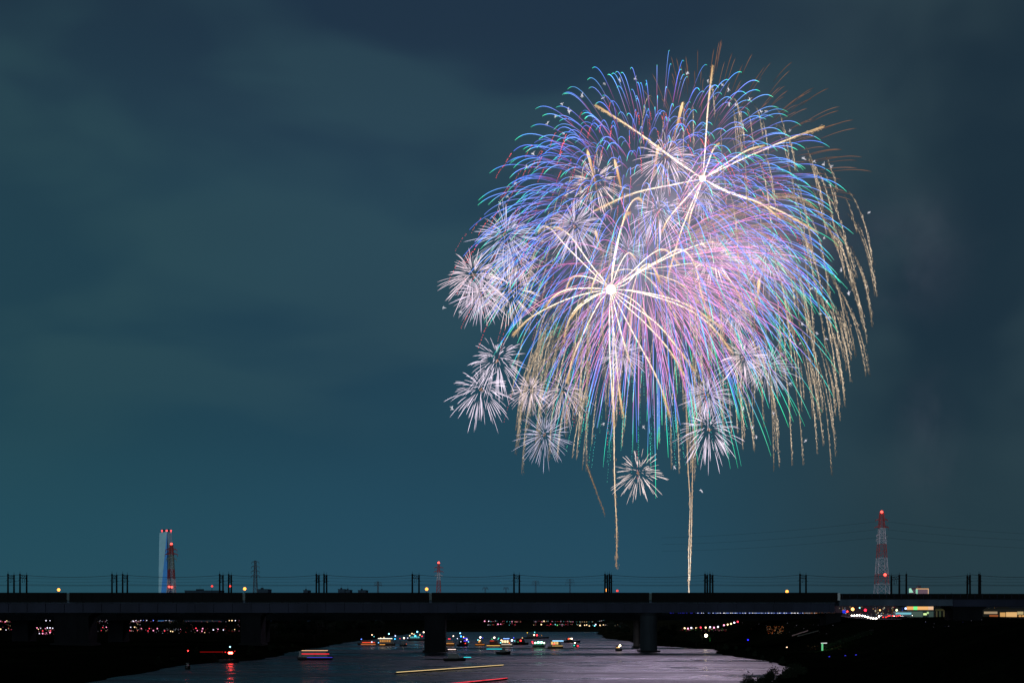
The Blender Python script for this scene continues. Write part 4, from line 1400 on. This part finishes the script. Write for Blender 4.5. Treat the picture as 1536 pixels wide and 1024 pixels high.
BL, BL2 = lin(100, 134, 244, 1.9), lin(86, 148, 250, 1.9)
shell("huge blue firework sphere whose arching trails start pink and end in green tips", 985, 338, 286, 66, 640, .42, 1.0, 1.9,
      [(0, lin(190, 90, 170, .35)), (.16, lin(205, 110, 185, .7)), (.28, lin(110, 115, 225, 1.1)), (.5, BL), (.80, BL2), (.87, lin(60, 215, 200, 1.8)), (1, lin(84, 222, 180, 1.8))], .215,
      keep=lambda d, r: d.z > -.42 or r.random() < .35, seed=3)
shell("wide blue firework sphere whose drooping trails break into dotted red tips", 944, 340, 268, 118, 400, .30, 1.0, 1.8,
      [(0, lin(150, 90, 190, .3)), (.2, lin(120, 110, 225, .9)), (.45, BL), (.72, lin(90, 110, 235, 1.4)), (.76, lin(255, 84, 94, 2.2)), (1, lin(225, 84, 92, 1.7))], .205,
      keep=lambda d, r: (d.z > -.2 or r.random() < .12), dots=(.76, .022), seed=5)
shell("pink and violet firework fan bursting downward with teal dotted tips", 958, 406, 240, 80, 350, .14, 1.0, 1.7,
      [(0, lin(235, 175, 205, .5)), (.12, lin(240, 162, 220, 1.2)), (.5, lin(226, 132, 216, 1.3)), (.64, lin(140, 140, 235, 1.2)), (.74, lin(90, 170, 235, 1.2)), (.8, lin(60, 215, 200, 1.5)), (1, lin(84, 218, 188, 1.4))], .195,
      keep=lambda d, r: (d.z < .25 and d.x > -.75) or r.random() < .12, dots=(.76, .02), dotp=.85, seed=8)
shell("second pink firework fan sweeping right with blue and green ends", 975, 398, 292, 94, 300, .20, 1.0, 1.6,
      [(0, lin(235, 170, 205, .5)), (.2, lin(238, 156, 222, 1.2)), (.52, lin(216, 132, 222, 1.3)), (.60, lin(130, 140, 240, 1.3)), (.68, lin(90, 160, 240, 1.3)), (.77, lin(60, 215, 195, 1.5)), (1, lin(60, 220, 170, 1.4))], .205,
      keep=lambda d, r: d.x > .1 and abs(d.z) < .8, seed=18)
shell("thin copper coloured firework streaks fanning out at the top right", 1045, 318, 262, 34, 600, .58, 1.0, 1.5,
      [(0, lin(70, 60, 60, .7)), (.3, lin(126, 92, 78, .8)), (.8, lin(144, 102, 82, .9)), (1, lin(92, 72, 66, .7))], .21,
      keep=lambda d, r: d.z > .12 and d.x > -.35 and (d.x ** 2 + d.z ** 2) > .45, seed=11, vary=.12)


# gold willow: every tail a dense string of tiny burning flecks
def willow(label, px, py, Rpx, Dpx, n_, keep, seed, ta=.42, tb=1.0, dens=1.0, spread=1.0, bright=1.0, kd=2.7):
    rr = random.Random(seed)
    t = thing("willow_firework", label, "firework", fp(px, py))
    items = []
    for d in sph(n_, rr, .8):
        if not keep(d, rr): continue
        m2 = MB()
        q = 1 + rr.gauss(0, .035)
        t0, t1 = ta * rr.uniform(.75, 1.3), tb * rr.uniform(.86, 1.04)
        a0, a1 = traj(d, Rpx * MP * q, Dpx * MP, t0, kd), traj(d, Rpx * MP * q, Dpx * MP, t1, kd)
        ln = (a1 - a0).length
        g = rr.uniform(.55, 1.3) * bright
        pts = [traj(d, Rpx * MP * q, Dpx * MP, t0 + (t1 - t0) * u / 14, kd) for u in range(15)]
        m2.tube(pts, [.05 + .07 * min(1, u / 8) for u in range(15)], 3, [lin(208, 184, 158, g * .65 * min(1, .15 + u / 9) * (1 if u < 13 else .5)) for u in range(15)])
        nn = int(ln * 2.6 * dens)
        for i in range(nn):
            u = (i + rr.random()) / nn
            if rr.random() > .25 + .95 * u: continue
            p_ = traj(d, Rpx * MP * q, Dpx * MP, t0 + (t1 - t0) * u, kd)
            e = traj(d, Rpx * MP * q, Dpx * MP, t0 + (t1 - t0) * u + .01, kd) - p_
            wd = (.18 + .50 * u) * spread
            p_ += Vector((abs(rr.gauss(0, wd)) * .9, rr.gauss(0, wd), rr.gauss(0, .7)))
            kk = g * rr.choice((.3, .5, .8, 1.3)) * (1 if u < .9 else (1 - u) / .1 * .8 + .15) * min(1, .12 + u * 1.8)
            m2.spark(p_, e, rr.uniform(.5, 1.6), rr.uniform(.09, .17), lin(222, 198, 168, kk * 1.1))
        items.append((ln, m2))
    finish(t, items, "gold_tail")
    return t


willow("great gold willow firework trailing sparkling tails down the right side", 1034, 320, 264, 190, 400,
       lambda d, r: d.z > -.66 and (d.x > .05 or r.random() < .4) and (d.z < .45 or r.random() < .55), 21, ta=.58, bright=1.2)
willow("lower right gold curtain of sparkling tails hanging beneath the pink smoke", 1105, 408, 160, 215, 84, lambda d, r: abs(d.z) < .62 and d.x > -.75, 25, ta=.56, bright=1.3)
willow("smaller gold willow firework arching down on the left side", 884, 500, 116, 185, 80, lambda d, r: d.x < .15 and d.z > -.35, 22, ta=.10, dens=1.6, bright=1.1, spread=1.5)
willow("faint gold curtain of tails hanging beneath the fireworks", 985, 470, 165, 160, 80, lambda d, r: abs(d.z) < .5, 24, ta=.55, bright=1.35)
# gold palms with thick comet trails; each trail follows its own path seen in the sky
GOLD = [(0, lin(255, 225, 205, 1.1)), (.12, lin(255, 236, 216, 1.7)), (.3, lin(255, 238, 218, 2.0)), (.62, lin(255, 230, 200, 1.5)), (.85, lin(250, 212, 160, 1.1)), (1, lin(222, 170, 112, .8))]
def spline(pts, n_):
    out = []
    P_ = [2 * pts[0] - pts[1]] + pts + [2 * pts[-1] - pts[-2]]
    for i in range(1, len(P_) - 2):
        for q in range(n_):
            u = q / n_
            a, b_, c_, d_ = P_[i - 1], P_[i], P_[i + 1], P_[i + 2]
            out.append(.5 * ((2 * b_) + (c_ - a) * u + (2 * a - 5 * b_ + 4 * c_ - d_) * u * u + (3 * b_ - a - 3 * c_ + d_) * u ** 3))
    out.append(pts[-1])
    return out


def palm(label, cpx, cpy, paths, Rpx, core, r0, r1, seed, haslight=True):
    rr = random.Random(seed)
    c0 = fp(cpx, cpy)
    t = thing("palm_firework", label, "firework", c0)
    for i, path in enumerate(paths):
        pp = [(cpx, cpy)] + path
        ln = sum(math.hypot(b_[0] - a[0], b_[1] - a[1]) for a, b_ in zip(pp, pp[1:]))
        dep = math.sqrt(max(0, Rpx ** 2 - min(ln, Rpx) ** 2)) * MP * (1 if rr.random() < .5 else -1) * .8
        acc, v3 = 0, []
        for j, q in enumerate(pp):
            if j: acc += math.hypot(q[0] - pp[j - 1][0], q[1] - pp[j - 1][1])
            dd = dep * acc / ln
            w_ = P(q[0], q[1], FY + dd)
            v3.append(w_ - c0)
        pts = spline(v3, 9)
        n_ = len(pts)
        m2 = MB()
        cols = [stops(GOLD, j / (n_ - 1)) for j in range(n_)]
        rads = [(r0 + (r1 - r0) * (j / (n_ - 1)) ** 1.2) * min(1, .45 + 3.2 * j / (n_ - 1)) for j in range(n_)]
        rads[-1] *= .5
        m2.tube(pts, rads, 6, cols)
        tot = int(ln * 2.6)
        for _ in range(tot):                      # burning flecks shed along the way, denser to the tip
            u = rr.random() ** .6
            f_ = u * (n_ - 1)
            j = min(n_ - 2, int(f_))
            p_ = pts[j].lerp(pts[j + 1], f_ - j)
            e = pts[j + 1] - pts[j]
            s_ = r0 + (r1 - r0) * u
            w2 = .25 + 1.0 * u ** 1.5
            m2.spark(p_ + Vector((rr.gauss(0, w2 * .6), rr.gauss(0, w2 * .6), rr.gauss(0, w2 * .55) - w2 * .5 * u)), e, rr.uniform(.5, 1.6), rr.uniform(.09, .17), lin(244, 208, 162, rr.uniform(.4, 1.1)))
        m2.obj("comet_trail", M_FIRE, t)
    m2 = MB(); m2.col = lin(255, 245, 238, 12)
    m2.ball((0, 0, 0), core, 12, 8)
    for _ in range(34):
        d = Vector((rr.gauss(0, 1), rr.gauss(0, 1), rr.gauss(0, 1))).normalized()
        m2.tube([d * core * .7, d * core * rr.uniform(1.3, 2.1)], [core * .13, core * .02], 4, [lin(255, 225, 205, 3), lin(255, 165, 140, .9)])
    m2.obj("core_flash", M_CORE, t)
    if haslight:
        pass
    return t


rr = random.Random(91)
t = thing("horsetail_firework", "brown gold horsetail arcs bowing over the pink smoke at right", "firework", fp(1035, 360))
c0 = t.location.copy()
for path in [[(1036, 356), (1085, 322), (1140, 306), (1182, 313), (1212, 345), (1234, 402)], [(1034, 364), (1080, 336), (1130, 321), (1170, 331), (1198, 362), (1216, 405)],
             [(1040, 374), (1085, 349), (1125, 340), (1158, 349), (1186, 378)], [(1030, 345), (1072, 325), (1112, 314), (1150, 318)], [(1044, 384), (1090, 360), (1130, 355), (1160, 368)],
             [(1036, 352), (1090, 331), (1145, 315), (1190, 328)]]:
    m2 = MB()
    dd = rr.uniform(-60, 20)
    pts = spline([fp(q[0], q[1], dd * k_ / len(path)) - c0 for k_, q in enumerate(path)], 10)
    n_ = len(pts)
    m2.tube(pts, .14, 4, [lin(214, 178, 138, .75)] * n_)
    for _ in range(n_ * 26):
        f_ = rr.random() * (n_ - 1.01)
        j = int(f_)
        p_ = pts[j].lerp(pts[j + 1], f_ - j)
        hang = abs(rr.gauss(0, 1)) * 2.6 * math.sin(math.pi * min(1, f_ / n_ + .12))
        m2.spark(p_ + Vector((rr.gauss(0, .5), rr.gauss(0, .6), .3 - hang)), pts[j + 1] - pts[j], rr.uniform(.5, 1.4), rr.uniform(.09, .17), lin(206, 172, 136, rr.uniform(.3, 1.0) * (1 - .1 * hang)))
    m2.obj("gold_arc", M_FIRE, t)

palm("brilliant gold palm firework with white hot core and long curving trails", 916, 434, [
    [(880, 400), (850, 370), (826, 343), (812, 340), (808, 348)], [(885, 395), (858, 357), (841, 343), (832, 341)],
    [(920, 390), (932, 340), (945, 307), (957, 297), (965, 304)], [(922, 390), (930, 350), (939, 322), (944, 319)],
    [(926, 405), (936, 386), (944, 379), (953, 387)], [(945, 410), (972, 385), (992, 374), (1006, 380), (1018, 396)],
    [(950, 412), (985, 392), (1020, 374), (1042, 396), (1052, 440), (1066, 480)], [(960, 408), (1010, 382), (1052, 366), (1078, 365), (1094, 382)],
    [(895, 420), (872, 414), (856, 418), (847, 440)], [(880, 432), (850, 435), (830, 445), (818, 460)],
    [(880, 440), (840, 453), (795, 477), (768, 503)], [(885, 446), (862, 465), (850, 490), (846, 516)],
    [(898, 455), (875, 500), (860, 535), (850, 574)], [(890, 446), (868, 462), (856, 478)],
    [(914, 480), (915, 540), (919, 600), (921, 640)], [(919, 480), (923, 520), (928, 580), (935, 624)],
    [(922, 460), (932, 500), (941, 530), (948, 550)], [(928, 458), (950, 500), (986, 568), (1005, 624)],
    [(935, 455), (970, 487), (1006, 528), (1040, 586)], [(940, 452), (985, 485), (1015, 520), (1042, 556)],
    [(950, 436), (1000, 446), (1040, 462), (1084, 492)], [(955, 438), (1020, 458), (1064, 486), (1100, 530)],
    [(945, 447), (966, 466), (978, 492)], [(905, 420), (897, 410), (890, 424), (886, 440)], [(940, 425), (958, 405), (972, 396), (984, 408), (990, 424)]],
    190, 3.7, .39, .62, 31)
palm("gold palm firework with long straight comet trails at the upper right", 1054, 268, [
    [(1058, 220), (1062, 160), (1069, 98)], [(1062, 245), (1070, 224), (1079, 214)], [(1100, 245), (1170, 214), (1237, 189)], [(1085, 248), (1120, 226), (1147, 218)],
    [(1010, 237), (950, 194), (893, 157)], [(1012, 240), (985, 220), (962, 203)], [(1010, 277), (950, 290), (889, 317)], [(1030, 296), (1004, 326), (992, 349)],
    [(1040, 300), (1020, 352), (999, 425)], [(1047, 290), (1036, 322), (1032, 348)], [(1090, 288), (1160, 312), (1225, 347)], [(1090, 286), (1140, 305), (1172, 329)], [(1043, 262), (1034, 270), (1028, 284)]],
    190, 2.4, .40, .66, 32)
palm("small pinkish core of a firework just right of the brilliant one", 958, 406, [[(975, 420), (1000, 450), (1020, 490)], [(985, 412), (1020, 425), (1048, 452)], [(950, 430), (945, 460), (946, 500)], [(935, 404), (915, 412), (905, 430)],
    [(1000, 400), (1050, 396), (1095, 420), (1120, 470)]], 110, 1.4, .2, .3, 33)

# small white chrysanthemums
def make_mum(seed, n_, droop, ta, hue, gain, rad=.125, ragged=.3):
    n_ = int(n_ * 1.75)
    hue = (hue[0], hue[1] * .965, hue[2] * .985)
    rr = random.Random(seed)
    t = thing("chrysanthemum_firework", "x", "firework")
    for d in sph(n_, rr, 1.0):
        m2 = MB()
        q = rr.uniform(1 - ragged - .1, 1.14) * (1.12 if d.z < 0 else .95)
        g = rr.uniform(.6, 1.35) * gain * 1.22
        h2 = tuple(q_ * .96 for q_ in hue)
        tab = [(0, lin(*h2, .4 * g)), (.2, lin(*hue, 1.25 * g)), (.8, lin(*hue, 1.5 * g)), (1, lin(*h2, .8 * g))]
        trail(m2, d, 27 * q, droop * rr.uniform(.8, 1.2), rr.uniform(ta, ta + .26), rr.uniform(.9, 1.0), .7, tab, rad * rr.uniform(.8, 1.15), n_=7)
        m2.obj("star_trail", M_FIRE, t)
    m2 = MB(); m2.col = lin(235, 150, 90, 1.2)
    for _ in range(14):
        d = Vector((rr.gauss(0, 1), rr.gauss(0, 1), rr.gauss(0, 1)))
        m2.spark(d * .9, d, .5, .22, lin(240, 170, 120, rr.uniform(.4, 1.4)))
    m2.obj("core_sparks", M_FIRE, t)
    return t


mums = [make_mum(41, 84, 4.6, .16, (236, 220, 228), 1.0), make_mum(42, 70, 6.5, .26, (230, 222, 236), 1.1), make_mum(43, 96, 3.6, .12, (222, 212, 232), .8, .15),
        make_mum(44, 64, 3.0, .30, (240, 226, 216), 1.15), make_mum(45, 76, 7.5, .22, (232, 216, 224), .9, .12, .45), make_mum(46, 80, 2.4, .18, (214, 216, 240), .85, .115, .4)]
mused = set()
for i, (px, py, r, lb) in enumerate([
    (710, 413, 54, "leftmost white chrysanthemum firework at the edge of the sphere"), (759, 352, 58, "white chrysanthemum firework above the leftmost one"), (773, 388, 48, "white chrysanthemum firework right of the leftmost one"),
    (764, 436, 52, "white chrysanthemum firework below right of the leftmost one"), (722, 440, 46, "white chrysanthemum firework directly below the leftmost one"), (746, 541, 52, "white chrysanthemum firework at left, upper of the two lower ones"),
    (722, 584, 50, "white chrysanthemum firework at the lower left, alone against the sky"), (796, 585, 34, "small white chrysanthemum firework beside the left gold tails"),
    (817, 652, 46, "dense white chrysanthemum firework below the left gold tails"), (845, 588, 44, "white chrysanthemum firework below the pink fan at left"), (958, 709, 42, "lowest white chrysanthemum firework beside the gold rising tail"),
    (935, 530, 38, "small white chrysanthemum firework right of the gold rising tail"), (1062, 592, 42, "white chrysanthemum firework above the double rising tail"), (1063, 644, 50, "white chrysanthemum firework low at the double rising tail"),
    (1115, 536, 42, "white chrysanthemum firework at right, left one of a pair"), (1152, 548, 46, "white chrysanthemum firework at right, right one of a pair"), (1150, 386, 48, "white chrysanthemum firework in the pink smoke at right"),
    (1070, 386, 44, "white chrysanthemum firework in the pink smoke, nearer the centre"), (893, 273, 48, "white chrysanthemum firework at the upper left inside the blue sphere"), (862, 339, 50, "white chrysanthemum firework left of the arching gold trails"),
    (988, 318, 46, "white chrysanthemum firework between the two gold palms"), (999, 236, 50, "white chrysanthemum firework left of the upper gold palm"), (940, 376, 40, "white chrysanthemum firework just above the brilliant core"),
    (1054, 285, 40, "white chrysanthemum firework around the upper gold palm's core"), (1100, 470, 40, "white chrysanthemum firework among the pink rays at right")]):
    k = (i * 5 + i // 6) % 6
    o_ = mums[k] if k not in mused else copy_tree(mums[k])
    mused.add(k)
    s_ = r * MP / 28
    o_.location = fp(px, py, rnd.uniform(-150, -20))
    dY = o_.location.y / FY
    o_.location = P(px, py, o_.location.y)
    o_.scale = (s_ * dY,) * 3
    o_.rotation_euler.z = rnd.uniform(0, 6.28)
    tag(o_, lb, "firework", "white chrysanthemum fireworks")

# short burning comets seen end on
for i, (a, b_) in enumerate([((875, 262), (900, 278)), ((915, 270), (941, 292)), ((982, 236), (984, 256)), ((1012, 190), (1011, 216)), ((1122, 441), (1142, 464)), ((887, 374), (906, 369))]):
    m2 = MB()
    rr = random.Random(60 + i)
    A, B_ = fp(*a, rr.uniform(-60, -20)), fp(*b_, 20)
    n_ = 12
    m2.tube([A.lerp(B_, q / n_) for q in range(n_ + 1)], [(.4 if q == 0 else 1.15 * (1 - q / n_) ** .7 + .08) for q in range(n_ + 1)], 6,
            [stops([(0, lin(255, 220, 165, 1.4)), (.4, lin(235, 180, 120, .8)), (1, lin(130, 95, 70, .35))], q / n_) for q in range(n_ + 1)])
    for _ in range(260):
        u = rr.random() ** 1.3
        m2.spark(A.lerp(B_, u) + Vector((rr.gauss(0, .8), rr.gauss(0, .8), rr.gauss(0, .8))), B_ - A, rr.uniform(.4, 1.3), .13, lin(238, 184, 125, rr.uniform(.3, 1.1)))
    tag(m2.obj("gold_comet", M_FIRE, None, A), ["short thick gold comet at the upper left, left one of two", "short thick gold comet at the upper left, right one of two", "short upright gold comet left of the upper gold palm",
        "short upright gold comet near the top of the sphere", "short bright gold comet in the pink smoke at right", "short blurred gold comet left of the arching gold trails"][i], "firework comet", "short gold comets")

# white glitter stars around the rim
rr = random.Random(77)
t = thing("glitter_firework", "loose ring of tiny white glitter stars around the rim of the fireworks", "firework", fp(1040, 370))
cc0 = t.location.copy()
gl = [(843, 156), (852, 163), (873, 143), (907, 125), (930, 120), (905, 147), (953, 118), (854, 168), (821, 185), (833, 175), (845, 200), (1031, 110), (1061, 121), (1083, 128), (1093, 135), (1125, 148), (1141, 168), (1149, 168), (1104, 158), (1094, 156),
      (1185, 196), (1188, 242), (1206, 238), (1221, 242), (1236, 246), (1246, 250), (1245, 278), (1304, 319), (1251, 355), (1236, 357), (1262, 405), (1300, 430), (1273, 440), (1240, 451), (1230, 470), (1245, 475), (1218, 432), (1209, 661), (1203, 485), (1200, 515),
      (1240, 508), (1226, 500), (1135, 655), (1115, 613), (1128, 640), (1160, 620), (1186, 575), (750, 305), (773, 275), (762, 295), (790, 250), (800, 230), (665, 461), (678, 612), (690, 468), (1085, 665), (1012, 700), (1052, 735), (965, 640), (905, 635)]
for px, py in gl:
    p_ = P(px, py, FY + rr.uniform(-100, 100)) - cc0
    m2 = MB()
    for q in range(9):
        d = Vector((rr.gauss(0, 1), rr.gauss(0, 1), rr.gauss(0, 1))).normalized()
        m2.spark(p_ + d * rr.uniform(.2, 1.3), d, rr.uniform(.7, 1.7), .26, lin(225, 222, 232, rr.uniform(.5, 1.5)))
    m2.obj("glitter_star", M_FIRE, t)

# rising tails from the launch site
def rising(label, paths, seed, rad, kk):
    rr = random.Random(seed)
    base_ = fp(*paths[0][-1])
    t = thing("rising_tail", label, "firework", base_, "rising firework tails")
    for path in paths:
        m2 = MB()
        pts = spline([fp(*q) - base_ for q in path], 14)
        n_ = len(pts)
        tab = [(0, lin(255, 232, 208, 1.6 * kk)), (.5, lin(250, 220, 182, 1.3 * kk)), (.85, lin(230, 190, 145, .95 * kk)), (1, lin(190, 150, 110, .35 * kk))] if seed != 52 else [(0, lin(210, 180, 150, .6)), (.4, lin(235, 205, 175, 1.0)), (1, lin(255, 238, 215, 1.6))]
        pts = [p_ + Vector((rr.gauss(0, .05), 0, 0)) for p_ in pts]
        m2.tube(pts, [rad * .66 * rr.uniform(.92, 1.06) * ((1 - .6 * (j / n_) ** 2) if seed != 52 else 1) for j in range(n_)], 5, [stops(tab, j / (n_ - 1)) for j in range(n_)])
        for _ in range(int(n_ * 6)):
            f_ = rr.random() * (n_ - 1.01)
            j = int(f_)
            p_ = pts[j].lerp(pts[j + 1], f_ - j)
            m2.spark(p_ + Vector((rr.gauss(0, rad * .95), rr.gauss(0, rad), rr.gauss(0, 1))), (0, 0, 1), rr.uniform(.5, 1.5), rr.uniform(.08, .17), lin(228, 186, 142, rr.uniform(.2, .8) * kk))
        m2.obj("spark_tail", M_FIRE, t)
    return t


rising("long gold rising tail hanging below the brilliant core and fading above the bridge", [[(919, 475), (920, 560), (921, 640), (921.5, 700), (923, 750), (925, 790), (925, 820), (924.5, 852)]], 51, .62, 1.0)
rising("double gold rising tail going down to the bridge right of the middle", [[(1028, 560), (1030, 640), (1032, 700), (1035, 750), (1034, 800), (1033, 840), (1033.5, 889)], [(1040, 640), (1039, 700), (1038, 750), (1037, 800), (1036, 830), (1034.5, 870)]], 52, .42, 1.1)
rising("short faint gold falling tail left of the long rising one", [[(880, 697), (886, 714), (894, 735), (908, 773)]], 53, .16, .5)

# the bursts are light sources: they light the smoke and the river
def burst_light(px, py, colr, power, radius, dy=0.0):
    L_ = bpy.data.lights.new("burst_light", 'POINT')
    L_.energy = power
    L_.color = colr
    L_.shadow_soft_size = radius
    o_ = bpy.data.objects.new("burst_light", L_)
    COL.objects.link(o_)
    o_.location = fp(px, py, dy)
    return o_


burst_light(916, 434, (1.0, .76, .74), 2.2e6, 3.0)
burst_light(1054, 268, (1.0, .82, .84), 9.0e5, 3.0)
burst_light(1125, 405, (1.0, .72, .90), 8.0e5, 38.0, -45)
burst_light(985, 370, (.84, .68, 1.0), 2.6e6, 60.0)

# drifting gunpowder smoke among the bursts
def smoke(label, px, py, rx, ry, dens, seed, lo=.40, hi=.66, scale=3.2):
    c_ = fp(px, py)
    m2 = MB()
    m2.ball((0, 0, 0), (rx * MP, min(rx, ry) * MP, ry * MP), 24, 16)
    m_, n_ = mat("gunpowder_smoke")
    oc_ = n_.new('ShaderNodeTexCoord').outputs['Object']
    un = n_.mapping(oc_, (1 / (rx * MP), 1 / (min(rx, ry) * MP), 1 / (ry * MP)))
    ln = n_.new('ShaderNodeVectorMath', operation='LENGTH')
    n_.link(un, ln.inputs[0])
    fall = n_.ramp(ln.outputs['Value'], [(0.15, (1, 1, 1)), (0.97, (0, 0, 0))], 'EASE')
    nz = n_.noise(n_.mapping(un, (1, 1, 1.2), (seed, seed * .7, 0)), scale, 5, .6, .4)
    nn = n_.ramp(nz, [(lo, (0, 0, 0)), (hi, (1, 1, 1))], 'EASE')
    den = n_.math('MULTIPLY', n_.math('MULTIPLY', fall, nn), dens)
    v = n_.new('ShaderNodeVolumePrincipled')
    v.inputs['Color'].default_value = (.86, .84, .88, 1)
    v.inputs['Anisotropy'].default_value = 0.0
    n_.link(den, v.inputs['Density'])
    n_.link(v.outputs[0], n_.new('ShaderNodeOutputMaterial').inputs['Volume'])
    o_ = m2.obj("smoke_cloud", m_, None, (0, 0, 0))
    o_.location = c_
    return tag(o_, label, "smoke", kind='stuff')


smoke("thin violet lit smoke drifting among the firework bursts", 1015, 385, 335, 310, .0008, 2.0, .32, .66)
smoke("denser pink lit smoke at the right of the fireworks", 1130, 400, 140, 120, .0034, 5.0, .44, .64, 3.2)
smoke("faint grey smoke plume drifting low at the right, above the red and white pylon", 1395, 665, 75, 150, .0013, 7.0, .34, .66, 1.8)
smoke("faint grey smoke bank drifting off to the right of the fireworks", 1375, 380, 130, 150, .0007, 9.0, .38, .66, 1.9)
